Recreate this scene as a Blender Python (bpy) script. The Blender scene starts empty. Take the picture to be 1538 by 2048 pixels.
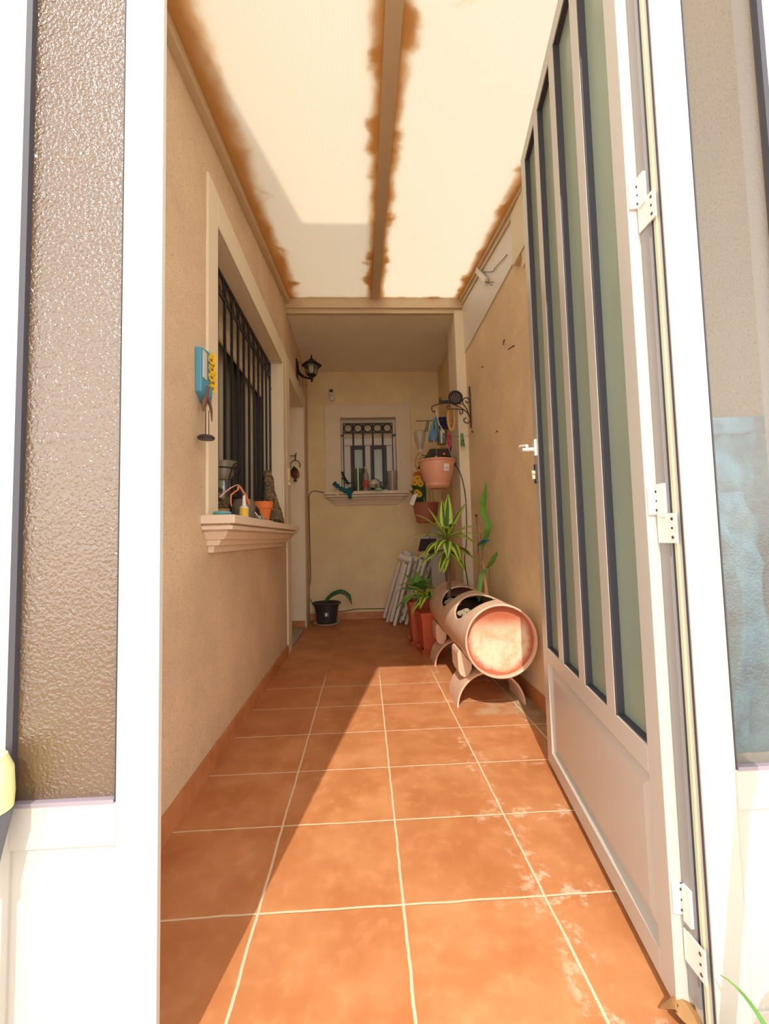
import bpy, bmesh, math, random
from math import pi, sin, cos, radians, sqrt, atan2
from mathutils import Vector, Matrix
random.seed(7)
sc = bpy.context.scene
COL = sc.collection

# ------------------------------------------------------------------ camera
cam_d = bpy.data.cameras.new('camera')
cam = bpy.data.objects.new('camera', cam_d); COL.objects.link(cam)
cam_d.sensor_fit = 'HORIZONTAL'; cam_d.sensor_width = 36.0
cam_d.lens = 851.8 / 1538 * 36.0
cam_d.clip_start = 0.02; cam_d.clip_end = 200
YAW, PIT, ROL = 0.0466, 0.0608, -0.02435
F = Vector((sin(YAW)*cos(PIT), cos(YAW)*cos(PIT), sin(PIT)))
RT = Vector((cos(YAW), -sin(YAW), 0)); UP = RT.cross(F)
R_ = cos(ROL)*RT + sin(ROL)*UP; U_ = -sin(ROL)*RT + cos(ROL)*UP
M = Matrix((R_, U_, -F)).transposed().to_4x4(); M.translation = Vector((0, 0, 0.84))
cam.matrix_world = M
sc.camera = cam

# ------------------------------------------------------------------ light
SUN_AZ, SUN_EL = radians(10.5), radians(46.0)
sd = bpy.data.lights.new('sun', 'SUN'); sd.energy = 2.12; sd.angle = radians(0.55); sd.color = (1.0, 0.94, 0.84)
sun = bpy.data.objects.new('sun', sd); COL.objects.link(sun)
sdir = Vector((sin(SUN_AZ)*cos(SUN_EL), cos(SUN_AZ)*cos(SUN_EL), -sin(SUN_EL)))
sun.rotation_euler = sdir.to_track_quat('-Z', 'Y').to_euler(); sun.location = (-3, -8, 9)
w = bpy.data.worlds.new('sky'); sc.world = w; w.use_nodes = True
wb = w.node_tree.nodes['Background']; wb.inputs[0].default_value = (0.93, 0.96, 1.0, 1); wb.inputs[1].default_value = 2.0
_n = w.node_tree.nodes; _l = w.node_tree.links      # sky a little brighter towards the horizon than overhead
_tc = _n.new('ShaderNodeTexCoord'); _sp = _n.new('ShaderNodeSeparateXYZ'); _mr = _n.new('ShaderNodeMapRange'); _mx = _n.new('ShaderNodeMix'); _mx.data_type = 'RGBA'
_l.new(_tc.outputs['Generated'], _sp.inputs[0]); _l.new(_sp.outputs[2], _mr.inputs[0]); _mr.inputs[1].default_value = 0.05; _mr.inputs[2].default_value = 0.8
_mx.inputs[6].default_value = (1.14, 1.09, 1.01, 1); _mx.inputs[7].default_value = (0.50, 0.50, 0.52, 1)
_l.new(_mr.outputs[0], _mx.inputs[0]); _l.new(_mx.outputs[2], wb.inputs[0])
sc.view_settings.view_transform = 'Standard'; sc.view_settings.look = 'None'
sc.view_settings.gamma = 1; sc.view_settings.use_curve_mapping = False
sc.view_settings.exposure = 0.81

# ------------------------------------------------------------------ materials
MATS = {}
def lin(c):
    return tuple((x/255/12.92 if x/255 <= 0.04045 else ((x/255+0.055)/1.055)**2.4) for x in c)
class NT:
    def __init__(s, name):
        s.m = bpy.data.materials.new(name); s.m.use_nodes = True
        s.t = s.m.node_tree; s.n = s.t.nodes; s.l = s.t.links
        s.b = s.n['Principled BSDF']; s.out = s.n['Material Output']; MATS[name] = s.m
    def new(s, t, **k):
        x = s.n.new(t)
        for a, b in k.items(): setattr(x, a, b)
        return x
    def set(s, node, key, v):
        if hasattr(v, 'is_linked') or isinstance(v, bpy.types.NodeSocket): s.l.new(v, node.inputs[key])
        else:
            if isinstance(v, tuple) and len(v) == 3 and node.inputs[key].type == 'RGBA': v = v + (1,)
            node.inputs[key].default_value = v
    def math(s, op, a, b=0.0, c=0.0, clamp=False):
        x = s.new('ShaderNodeMath', operation=op, use_clamp=clamp)
        s.set(x, 0, a); s.set(x, 1, b); s.set(x, 2, c); return x.outputs[0]
    def mix(s, f, a, b):
        x = s.new('ShaderNodeMix', data_type='RGBA'); s.set(x, 0, f); s.set(x, 6, a); s.set(x, 7, b); return x.outputs[2]
    def co(s):
        if not hasattr(s, '_co'): s._co = s.new('ShaderNodeTexCoord').outputs['Object']
        return s._co
    def xyz(s):
        x = s.new('ShaderNodeSeparateXYZ'); s.l.new(s.co(), x.inputs[0]); return x.outputs
    def map(s, scale):
        x = s.new('ShaderNodeMapping'); s.l.new(s.co(), x.inputs[0]); x.inputs['Scale'].default_value = scale; return x.outputs[0]
    def noise(s, sc_, det=3, rough=0.5, vec=None, dist=0.0):
        x = s.new('ShaderNodeTexNoise'); s.l.new(vec or s.co(), x.inputs['Vector'])
        x.inputs['Scale'].default_value = sc_; x.inputs['Detail'].default_value = det; x.inputs['Roughness'].default_value = rough
        x.inputs['Distortion'].default_value = dist
        return x.outputs[0]
    def ramp(s, f, lo, hi):
        x = s.new('ShaderNodeMapRange'); x.interpolation_type = 'SMOOTHSTEP'
        s.set(x, 0, f); s.set(x, 1, lo); s.set(x, 2, hi); return x.outputs[0]
    def bump(s, h, st=0.3, d=0.01):
        x = s.new('ShaderNodeBump'); s.set(x, 'Height', h); x.inputs['Strength'].default_value = st; x.inputs['Distance'].default_value = d
        return x.outputs[0]
    def base(s, c, rough=0.5, metal=0.0, spec=0.5):
        s.set(s.b, 'Base Color', c); s.b.inputs['Roughness'].default_value = rough
        s.b.inputs['Metallic'].default_value = metal; s.b.inputs['Specular IOR Level'].default_value = spec
def simple(name, rgb, rough=0.5, metal=0.0, var=0.12, scale=8, spec=0.5, bump=0.0, bscale=60):
    """plain painted / plastic surface with slight tone variation"""
    t = NT(name); c = lin(rgb); n = t.noise(scale, 3)
    d = tuple(x*(1-var) for x in c); e = tuple(min(1, x*(1+var)) for x in c)
    t.base(t.mix(n, d, e), rough, metal, spec)
    if bump: t.set(t.b, 'Normal', t.bump(t.noise(bscale, 3), bump, 0.004))
    return t.m
def stucco(name, rgb, st=0.6, big=0.1):
    t = NT(name); c = lin(rgb)
    g = t.noise(170, 3, 0.65); n2 = t.noise(3.0, 4, 0.6); sp = t.noise(420, 1)
    a = t.mix(t.ramp(n2, 0.3, 0.75), tuple(x*(1-big) for x in c), tuple(min(1, x*(1+big)) for x in c))
    pit = t.ramp(g, 0.34, 0.42); g2 = t.noise(260, 2, 0.6)
    a = t.mix(t.math('MULTIPLY', t.ramp(g2, 0.45, 0.6), 0.22), a, tuple(x*0.6 for x in c))
    a = t.mix(pit, tuple(x*0.62 for x in c), a)
    # dirt streaks, damp marks
    st_n = t.noise(6, 3, 0.6, vec=t.map((1, 1.4, 0.25)))
    a = t.mix(t.math('MULTIPLY', t.ramp(st_n, 0.62, 0.8), 0.35), a, tuple(x*0.7 for x in c))
    t.base(a, 0.95, 0, 0.15)
    h = t.math('ADD', g, t.math('MULTIPLY', sp, 0.3))
    t.set(t.b, 'Normal', t.bump(h, st, 0.006)); return t.m

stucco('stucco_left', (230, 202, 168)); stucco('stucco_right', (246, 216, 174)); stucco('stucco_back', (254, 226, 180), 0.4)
simple('plaster_ceiling', (246, 236, 216), 0.9, var=0.05, scale=4, spec=0.1, bump=0.15, bscale=40)
simple('casing_paint', (238, 222, 196), 0.75, var=0.04, scale=6, spec=0.2, bump=0.1, bscale=60)
simple('sill_stone', (233, 214, 190), 0.6, var=0.05, scale=10)
simple('white_aluminium', (194, 187, 177), 0.32, var=0.015, scale=3)
simple('cream_aluminium', (214, 192, 160), 0.4, var=0.03, scale=3)
simple('grey_aluminium', (150, 145, 142), 0.4, 0.3, var=0.03)
simple('dark_gasket', (62, 60, 68), 0.5, var=0.05)
simple('lilac_gasket', (150, 138, 148), 0.5, var=0.04)
simple('seal_cream', (196, 190, 160), 0.5)
simple('black_rubber', (32, 28, 30), 0.6)
simple('black_iron', (44, 38, 42), 0.45, 0.4, bump=0.15)
simple('brown_iron', (74, 52, 44), 0.5, 0.4)
simple('dark_frame', (52, 42, 38), 0.4)
simple('white_plastic', (228, 220, 210), 0.4, var=0.03)
simple('cream_plastic', (222, 205, 168), 0.45, var=0.03)
simple('curtain_cloth', (252, 244, 220), 0.9)
simple('threshold_stone', (150, 138, 120), 0.35, scale=30)
simple('pot_black', (58, 54, 56), 0.45, var=0.06)
simple('pot_terracotta', (200, 92, 56), 0.5, var=0.08)
simple('clay_orange', (222, 118, 56), 0.7, var=0.08, scale=25)
simple('pot_pink', (220, 158, 130), 0.4, var=0.05)
simple('pot_brown', (178, 110, 84), 0.45, var=0.06)
simple('saucer_cream', (202, 190, 165), 0.5)
simple('sticker', (236, 236, 232), 0.4, var=0.02)
simple('sticker_blue', (90, 130, 175), 0.4)
simple('print_grey', (120, 120, 122), 0.5)
simple('cactus_green', (58, 98, 58), 0.5, var=0.3, scale=30)
simple('leaf_green', (108, 160, 66), 0.45, var=0.3, scale=14)
simple('dry_leaf', (158, 116, 70), 0.8, var=0.3, scale=30)
simple('stem_brown', (120, 92, 70), 0.8, var=0.2, scale=40)
simple('teal_cloth', (36, 118, 132), 0.9, var=0.15, scale=30)
simple('blue_film', (84, 132, 178), 0.35, var=0.2, scale=18)
simple('sky_plastic', (96, 158, 172), 0.4)
simple('navy_cloth', (30, 30, 74), 0.85)
simple('green_plastic', (64, 150, 84), 0.4)
simple('dark_green_plastic', (40, 104, 84), 0.4)
simple('pink_plastic', (232, 52, 108), 0.4)
simple('orange_plastic', (232, 130, 70), 0.4)
simple('rose_plastic', (226, 160, 150), 0.4)
simple('yellow_petal', (236, 190, 30), 0.6, var=0.2, scale=40)
simple('orange_petal', (206, 110, 30), 0.7, var=0.3, scale=40)
simple('red_label', (196, 66, 60), 0.5)
simple('yellow_label', (232, 186, 40), 0.5)
simple('tin_grey', (150, 146, 128), 0.35, 0.5, var=0.15, scale=20)
simple('dark_basket', (58, 44, 38), 0.7, var=0.25, scale=40, bump=0.4, bscale=120)
simple('charcoal_cloth', (72, 64, 72), 0.9)
simple('grey_plastic', (92, 96, 104), 0.45)
simple('pale_yellow', (240, 236, 168), 0.35, var=0.02)
simple('pale_green', (140, 196, 160), 0.4)
simple('white_wool', (214, 202, 186), 0.95, var=0.15, scale=60, bump=0.6)
simple('cable_brown', (74, 46, 30), 0.5)
simple('concrete_ground', (188, 170, 150), 0.9, var=0.12, scale=3)
simple('outer_render', (222, 206, 182), 0.9, var=0.05, scale=3)
simple('spiral_silver', (170, 160, 148), 0.4, 0.4)
simple('wood_frame', (205, 160, 92), 0.6, var=0.2, scale=30)
simple('heron_wood', (122, 88, 72), 0.6)
simple('plaque_blue', (92, 160, 190), 0.55, var=0.08, scale=20)
simple('figure_brown', (92, 48, 36), 0.6, var=0.3, scale=60)
simple('figure_rust', (168, 92, 60), 0.6, var=0.2, scale=40)
simple('screw_steel', (96, 92, 92), 0.35, 0.8)

def soil():
    t = NT('soil'); n = t.noise(90, 4, 0.7)
    t.base(t.mix(t.ramp(n, 0.35, 0.65), lin((52, 38, 34)), lin((96, 76, 62))), 0.95, 0, 0.1)
    t.set(t.b, 'Normal', t.bump(n, 1.0, 0.01))
soil()
def gravel():
    t = NT('gravel'); v = t.new('ShaderNodeTexVoronoi'); t.l.new(t.co(), v.inputs['Vector']); v.inputs['Scale'].default_value = 140
    t.base(t.mix(t.noise(160, 2), lin((150, 132, 112)), lin((216, 200, 172))), 0.9)
    t.set(t.b, 'Normal', t.bump(v.outputs[0], 1.0, 0.008))
gravel()
def bark():
    t = NT('bark'); n = t.noise(34, 5, 0.7, dist=1.5); n2 = t.noise(9, 2)
    c = t.mix(t.ramp(n, 0.35, 0.65), lin((70, 50, 38)), lin((176, 146, 112)))
    t.base(t.mix(t.ramp(n2, 0.45, 0.7), c, lin((124, 110, 84))), 0.95, 0, 0.1)
    t.set(t.b, 'Normal', t.bump(n, 1.0, 0.015))
bark()
def tile(name, floor=True):
    t = NT(name); X, Y, Z = t.xyz()
    wob = t.math('MULTIPLY', t.math('SUBTRACT', t.noise(14, 2), 0.5), 0.006)
    def line(v, off, step, wd):
        q = t.math('DIVIDE', t.math('SUBTRACT', t.math('ADD', v, wob), off), step)
        fr = t.math('ABSOLUTE', t.math('SUBTRACT', t.math('FRACT', t.math('ADD', q, 0.5)), 0.5))
        return t.ramp(t.math('MULTIPLY', fr, step), wd, wd*0.55), q
    base1, base2, base3 = lin((206, 142, 94)), lin((188, 120, 72)), lin((168, 100, 58))
    n1 = t.noise(5.5, 4, 0.6); n2 = t.noise(22, 3, 0.6); n0 = t.noise(2.0, 2)
    c = t.mix(t.ramp(n1, 0.32, 0.68), base2, base1)
    c = t.mix(t.math('MULTIPLY', t.ramp(n0, 0.5, 0.72), 0.5), c, base3)
    c = t.mix(t.math('MULTIPLY', t.ramp(n2, 0.5, 0.8), 0.3), c, lin((236, 160, 112)))
    if floor:
        gx, qx = line(X, -0.5907, 0.33, 0.0042); gy, qy = line(Y, 0.732, 0.2945, 0.0036)
        # each tile its own tone
        cb = t.new('ShaderNodeCombineXYZ'); t.l.new(t.math('FLOOR', qx), cb.inputs[0]); t.l.new(t.math('FLOOR', qy), cb.inputs[1])
        wn = t.new('ShaderNodeTexWhiteNoise', noise_dimensions='3D'); t.l.new(cb.outputs[0], wn.inputs[0])
        c = t.mix(t.math('MULTIPLY', wn.outputs[0], 0.28), c, base3)
        far = t.ramp(Y, 2.60, 2.80)                       # the old brown grout starts behind this row
        gcol = t.mix(t.math('MULTIPLY', far, 0.75), lin((226, 196, 162)), lin((176, 108, 66)))
        g = t.math('MAXIMUM', gx, t.math('MULTIPLY', gy, t.math('SUBTRACT', 1.0, t.math('MULTIPLY', far, 0.55))))
        # lime bloom on and beside the joints, on the planter's side
        nb = t.noise(20, 5, 0.7); nl = t.noise(3.2, 3, 0.6)
        near = t.math('MAXIMUM', line(X, -0.5907, 0.33, 0.05)[0], line(Y, 0.732, 0.2945, 0.04)[0])
        side = t.math('MULTIPLY', t.ramp(X, 0.15, 0.45), t.ramp(Y, 3.2, 2.4))
        bloom = t.math('MULTIPLY', t.math('MULTIPLY', near, side), t.math('MULTIPLY', t.ramp(nb, 0.50, 0.62), t.ramp(nl, 0.4, 0.6)), clamp=True)
        c = t.mix(t.math('MULTIPLY', bloom, 0.5), c, lin((238, 214, 186)))
        # cement residue strip along the right wall
        gs = t.math('MULTIPLY', t.ramp(t.math('ADD', X, t.math('MULTIPLY', t.math('SUBTRACT', nl, 0.5), 0.12)), 0.70, 0.74), t.ramp(Y, 0.9, 1.2))
        c = t.mix(t.math('MULTIPLY', gs, 0.8), c, t.mix(nb, lin((120, 106, 78)), lin((176, 158, 122))))
        foot = t.math('MULTIPLY', t.ramp(X, 0.40, 0.46), t.math('MULTIPLY', t.ramp(Y, 1.97, 2.06), t.ramp(Y, 2.34, 2.24)))
        c = t.mix(t.math('MULTIPLY', foot, t.math('MULTIPLY', t.ramp(nl, 0.42, 0.6), 0.5)), c, lin((206, 190, 152)))
        c = t.mix(g, c, gcol)
        t.base(c, 0.42, 0, 0.4)
        h = t.math('SUBTRACT', t.math('MULTIPLY', n2, 0.12), g)
        t.set(t.b, 'Normal', t.bump(h, 0.5, 0.004))
        t.l.new(t.math('ADD', 0.40, t.math('MULTIPLY', n2, 0.25)), t.b.inputs['Roughness'])
    else:
        gx, _ = line(X, -0.26, 0.33, 0.003); gy, _ = line(Y, 0.81, 0.31, 0.003)
        g = t.math('MAXIMUM', gx, gy)
        t.base(t.mix(t.math('MULTIPLY', g, 0.6), c, lin((190, 140, 100))), 0.5)
tile('floor_tile'); tile('skirting_tile', False)

def poly_sheet():
    t = NT('polycarbonate'); X, Y, Z = t.xyz()
    fl = t.math('SINE', t.math('MULTIPLY', X, 2*pi/0.011))
    nE = t.noise(9, 4, 0.65, vec=t.map((1, 0.6, 1))); nB = t.noise(4.5, 4, 0.6)
    # algae and dust caught along the rails, ragged edge
    d1 = t.math('ABSOLUTE', t.math('SUBTRACT', X, 0.122)); d2 = t.math('MULTIPLY', t.math('ADD', X, 0.575), 0.62); d3 = t.math('SUBTRACT', 0.82, X)
    d = t.math('MINIMUM', d1, t.math('MINIMUM', d2, d3)); dend = t.math('SUBTRACT', 3.30, Y)
    d = t.math('MINIMUM', d, t.math('ADD', dend, 0.045))
    dd = t.math('ADD', t.math('SUBTRACT', d, t.math('MULTIPLY', t.ramp(nB, 0.5, 0.66), 0.03)), t.math('MULTIPLY', t.math('SUBTRACT', nE, 0.5), 0.08))
    edge = t.ramp(dd, 0.078, 0.020)
    spot = t.math('MULTIPLY', t.ramp(nB, 0.66, 0.76), 0.5)
    col = t.mix(spot, lin((218, 214, 204)), lin((202, 178, 134)))
    col = t.mix(edge, col, lin((204, 164, 112)))
    col = t.mix(t.math('MULTIPLY', t.ramp(fl, 0.3, 1.0), 0.10), col, lin((190, 160, 116)))
    dens = t.math('ADD', 0.0, t.math('MULTIPLY', edge, 0.38))
    tr = t.new('ShaderNodeBsdfTranslucent'); t.set(tr, 'Color', col)
    df = t.new('ShaderNodeBsdfDiffuse'); t.set(df, 'Color', col)
    m1 = t.new('ShaderNodeMixShader'); t.set(m1, 0, t.math('ADD', 0.16, dens)); t.l.new(tr.outputs[0], m1.inputs[1]); t.l.new(df.outputs[0], m1.inputs[2])
    gl = t.new('ShaderNodeBsdfGlossy'); gl.inputs['Roughness'].default_value = 0.35
    m2 = t.new('ShaderNodeMixShader'); m2.inputs[0].default_value = 0.04; t.l.new(m1.outputs[0], m2.inputs[1]); t.l.new(gl.outputs[0], m2.inputs[2])
    t.l.new(m2.outputs[0], t.out.inputs[0])
poly_sheet()
def frosted(name, rgb, clear=0.3, gloss=0.12, grough=0.2, bscale=0, bst=0.5, diff=0.35, tint=(1, 1, 1)):
    t = NT(name); c = lin(rgb)
    tp = t.new('ShaderNodeBsdfTransparent'); tp.inputs[0].default_value = tint + (1,)
    tl = t.new('ShaderNodeBsdfTranslucent'); tl.inputs[0].default_value = c + (1,)
    df = t.new('ShaderNodeBsdfDiffuse'); df.inputs[0].default_value = c + (1,)
    gl = t.new('ShaderNodeBsdfGlossy'); gl.inputs['Roughness'].default_value = grough
    if bscale:
        nb = t.bump(t.noise(bscale, 2, 0.5, dist=0.4), bst, 0.003); t.l.new(nb, gl.inputs['Normal'])
    def mx(f, a, b):
        m = t.new('ShaderNodeMixShader'); t.set(m, 0, f); t.l.new(a, m.inputs[1]); t.l.new(b, m.inputs[2]); return m.outputs[0]
    body = mx(diff, tl.outputs[0], df.outputs[0])
    body = mx(clear, body, tp.outputs[0])
    t.l.new(mx(gloss, body, gl.outputs[0]), t.out.inputs[0])
frosted('glass_leaf', (182, 196, 178), clear=0.30, gloss=0.10, grough=0.25, diff=0.55)
frosted('glass_textured', (150, 122, 93), clear=0.22, gloss=0.13, grough=0.13, bscale=170, bst=0.85, diff=0.35)
frosted('glass_side', (132, 112, 84), clear=0.78, gloss=0.08, grough=0.25, bscale=260, bst=0.4, diff=0.6)
frosted('glass_clear', (190, 195, 180), clear=0.84, gloss=0.10, grough=0.04, diff=0.5)
frosted('glass_green', (140, 160, 130), clear=0.55, gloss=0.10, grough=0.05, diff=0.5, tint=(0.8, 0.9, 0.8))
frosted('glass_smoke', (170, 160, 140), clear=0.45, gloss=0.08, grough=0.2, diff=0.5)
frosted('milk_plastic', (214, 204, 186), clear=0.35, gloss=0.06, grough=0.3, diff=0.5)
def dark_glass():
    t = NT('window_glass'); t.base(lin((66, 62, 54)), 0.06, 0, 0.6)
dark_glass()
def pale_glass():
    t = NT('window_glass_pale'); t.base(lin((176, 186, 170)), 0.25, 0, 0.6)
pale_glass()
def shutter():
    t = NT('shutter_slats'); X, Y, Z = t.xyz()
    s_ = t.math('FRACT', t.math('DIVIDE', Z, 0.045))
    t.base(t.mix(t.ramp(s_, 0.1, 0.0), lin((226, 208, 176)), lin((150, 130, 104))), 0.5)
    t.set(t.b, 'Normal', t.bump(t.math('SINE', t.math('MULTIPLY', Z, 2*pi/0.045)), 0.5, 0.006))
shutter()
def barrel_mat():
    t = NT('clay_pipe'); n = t.noise(6, 4, 0.6); n2 = t.noise(40, 3)
    c = t.mix(t.ramp(n, 0.35, 0.7), lin((218, 182, 156)), lin((232, 200, 176)))
    t.base(t.mix(t.math('MULTIPLY', n2, 0.2), c, lin((200, 146, 112))), 0.45, 0, 0.4)
    t.set(t.b, 'Normal', t.bump(n, 0.15, 0.01))
barrel_mat()
def barrel_end():
    t = NT('rusted_end_board'); n = t.noise(9, 5, 0.65); n2 = t.noise(40, 4, 0.7); X, Y, Z = t.xyz()
    rr = t.math('SQRT', t.math('ADD', t.math('POWER', t.math('SUBTRACT', X, 0.0), 2.0), t.math('POWER', Z, 2.0)))
    e = t.ramp(t.math('ADD', rr, t.math('MULTIPLY', t.math('SUBTRACT', n, 0.5), 0.09)), 0.125, 0.16)
    top = t.ramp(t.math('ADD', Z, t.math('MULTIPLY', t.math('SUBTRACT', n, 0.5), 0.12)), 0.03, 0.12)
    c = t.mix(t.ramp(n, 0.36, 0.6), lin((222, 172, 134)), lin((240, 216, 184)))
    c = t.mix(t.math('MULTIPLY', t.math('MAXIMUM', e, top), 0.88), c, lin((176, 72, 30)))
    c = t.mix(t.math('MULTIPLY', t.ramp(n2, 0.55, 0.75), 0.35), c, lin((150, 84, 60)))
    t.base(c, 0.6); t.set(t.b, 'Normal', t.bump(n2, 0.3, 0.004))
barrel_end()
def variegated():
    # local X across the blade: yellow margins, green middle
    t = NT('variegated_leaf')
    uv = t.new('ShaderNodeUVMap').outputs[0]; s_ = t.new('ShaderNodeSeparateXYZ'); t.l.new(uv, s_.inputs[0])
    d = t.math('ABSOLUTE', t.math('SUBTRACT', s_.outputs[0], 0.5))
    n = t.noise(60, 2)
    dd = t.math('ADD', d, t.math('MULTIPLY', t.math('SUBTRACT', n, 0.5), 0.1))
    c = t.mix(t.ramp(dd, 0.16, 0.2), lin((66, 110, 42)), lin((190, 200, 74)))
    c = t.mix(t.ramp(dd, 0.40, 0.44), c, lin((110, 150, 50)))
    t.base(c, 0.4)
    t.b.inputs['Subsurface Weight'].default_value = 0.0
variegated()
def denim():
    t = NT('blue_denim'); n = t.noise(12, 4, 0.6); wv = t.noise(260, 2)
    t.base(t.mix(t.ramp(n, 0.3, 0.7), lin((34, 112, 146)), lin((104, 182, 208))), 0.9)
    t.set(t.b, 'Normal', t.bump(wv, 0.5, 0.003))
denim()
def spiral_wood():
    t = NT('carved_wood'); n = t.noise(22, 4, 0.7, dist=2.0)
    t.base(t.mix(t.ramp(n, 0.45, 0.6), lin((196, 152, 88)), lin((130, 84, 42))), 0.6)
    t.set(t.b, 'Normal', t.bump(n, 0.8, 0.008))
spiral_wood()

# ------------------------------------------------------------------ mesh helpers
class MB:
    def __init__(s): s.v = []; s.f = []; s.uv = {}
    def add(s, vs, fs):
        o = len(s.v); s.v += [Vector(p) for p in vs]; s.f += [tuple(i+o for i in f) for f in fs]; return s
    def box(s, x0, x1, y0, y1, z0, z1):
        x0, x1 = min(x0, x1), max(x0, x1); y0, y1 = min(y0, y1), max(y0, y1); z0, z1 = min(z0, z1), max(z0, z1)
        return s.add([(x0,y0,z0),(x1,y0,z0),(x1,y1,z0),(x0,y1,z0),(x0,y0,z1),(x1,y0,z1),(x1,y1,z1),(x0,y1,z1)],
                     [(0,3,2,1),(4,5,6,7),(0,1,5,4),(1,2,6,5),(2,3,7,6),(3,0,4,7)])
    def hexa(s, a, b):
        """two quads (4 points each, same winding) joined"""
        return s.add(list(a)+list(b), [(0,3,2,1),(4,5,6,7),(0,1,5,4),(1,2,6,5),(2,3,7,6),(3,0,4,7)])
    def frame(s, d):
        d = Vector(d).normalized(); a = Vector((0,0,1)) if abs(d.z) < 0.9 else Vector((1,0,0))
        u = d.cross(a).normalized(); return u, d.cross(u).normalized()
    def tube(s, pts, r, seg=8, closed=False, caps=True, flat=1.0, up=None):
        pts = [Vector(p) for p in pts]; n = len(pts); rr = r if isinstance(r, (list, tuple)) else [r]*n
        vs = []; prev = None
        for i, p in enumerate(pts):
            if closed: d = pts[(i+1) % n]-pts[i-1]
            else: d = pts[min(i+1, n-1)]-pts[max(i-1, 0)]
            if d.length < 1e-9: d = Vector((0,0,1))
            d.normalize()
            if prev is None:
                if up is not None: v = Vector(up); u = v.cross(d); u = u.normalized() if u.length > 1e-6 else s.frame(d)[0]
                else: u, _ = s.frame(d)
            else:
                u = prev-d*prev.dot(d); u = u.normalized() if u.length > 1e-6 else s.frame(d)[0]
            prev = u; q = d.cross(u).normalized()
            for k in range(seg):
                a = 2*pi*k/seg; vs.append(p+u*cos(a)*rr[i]+q*sin(a)*rr[i]*flat)
        fs = []
        m = n if closed else n-1
        for i in range(m):
            j = (i+1) % n
            for k in range(seg): fs.append((i*seg+k, i*seg+(k+1) % seg, j*seg+(k+1) % seg, j*seg+k))
        if not closed and caps: fs.append(tuple(range(seg))[::-1]); fs.append(tuple((n-1)*seg+k for k in range(seg)))
        return s.add(vs, fs)
    def lathe(s, prof, c=(0,0,0), seg=32, axis='z', sx=1.0, sy=1.0):
        vs = []; c = Vector(c); n = len(prof)
        for r, h in prof:
            for k in range(seg):
                a = 2*pi*k/seg; p = (r*cos(a)*sx, r*sin(a)*sy, h)
                if axis == 'y': p = (p[0], h, p[1])
                if axis == 'x': p = (h, p[0], p[1])
                vs.append(c+Vector(p))
        fs = []
        for i in range(n-1):
            for k in range(seg): fs.append((i*seg+k, i*seg+(k+1) % seg, (i+1)*seg+(k+1) % seg, (i+1)*seg+k))
        fs.append(tuple(range(seg))[::-1]); fs.append(tuple((n-1)*seg+k for k in range(seg)))
        return s.add(vs, fs)
    def prism(s, poly, a, axis, t):
        """poly of 2D points extruded along axis from a to a+t"""
        def P(u, v, w):
            return {'x': (w, u, v), 'y': (u, w, v), 'z': (u, v, w)}[axis]
        n = len(poly); vs = [P(u, v, a) for u, v in poly]+[P(u, v, a+t) for u, v in poly]
        fs = [tuple(range(n))[::-1], tuple(range(n, 2*n))]+[(i, (i+1) % n, n+(i+1) % n, n+i) for i in range(n)]
        return s.add(vs, fs)
    def ball(s, c, r, seg=16, rings=10, sc_=(1,1,1), jit=0.0):
        vs = []; fs = []
        for i in range(rings+1):
            t = pi*i/rings
            for k in range(seg):
                a = 2*pi*k/seg; j = 1+random.uniform(-jit, jit)
                vs.append(Vector(c)+Vector((r*sc_[0]*sin(t)*cos(a)*j, r*sc_[1]*sin(t)*sin(a)*j, r*sc_[2]*cos(t)*j)))
        for i in range(rings):
            for k in range(seg): fs.append((i*seg+k, (i+1)*seg+k, (i+1)*seg+(k+1) % seg, i*seg+(k+1) % seg))
        return s.add(vs, fs)
    def blade(s, pts, wid, side, th=0.0016, fold=0.25, nrm=None):
        """leaf blade: centre line pts, widths, side vector; V folded, with uv"""
        pts = [Vector(p) for p in pts]; n = len(pts); side = Vector(side).normalized(); o = len(s.v)
        for i, p in enumerate(pts):
            d = (pts[min(i+1, n-1)]-pts[max(i-1, 0)]).normalized()
            u = (side-d*side.dot(d)).normalized(); q = u.cross(d).normalized(); w_ = wid[i]
            for k, (a, h) in enumerate([(-1, fold), (-.5, fold*.4), (0, 0), (.5, fold*.4), (1, fold)]):
                s.v.append(p+u*a*w_+q*h*w_)
            for k, (a, h) in enumerate([(-1, fold), (-.5, fold*.4), (0, 0), (.5, fold*.4), (1, fold)]):
                s.v.append(p+u*a*w_+q*(h*w_-th))
        U = [0, .25, .5, .75, 1]
        for i in range(n-1):
            a, b = o+i*10, o+(i+1)*10
            for k in range(4):
                s.f.append((a+k, a+k+1, b+k+1, b+k)); s.uv[len(s.f)-1] = [(U[k], i/n), (U[k+1], i/n), (U[k+1], (i+1)/n), (U[k], (i+1)/n)]
                s.f.append((a+5+k, b+5+k, b+6+k, a+6+k)); s.uv[len(s.f)-1] = [(U[k], i/n), (U[k], (i+1)/n), (U[k+1], (i+1)/n), (U[k+1], i/n)]
            s.f.append((a, b, b+5, a+5)); s.f.append((a+4, a+9, b+9, b+4))
        return s

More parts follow.
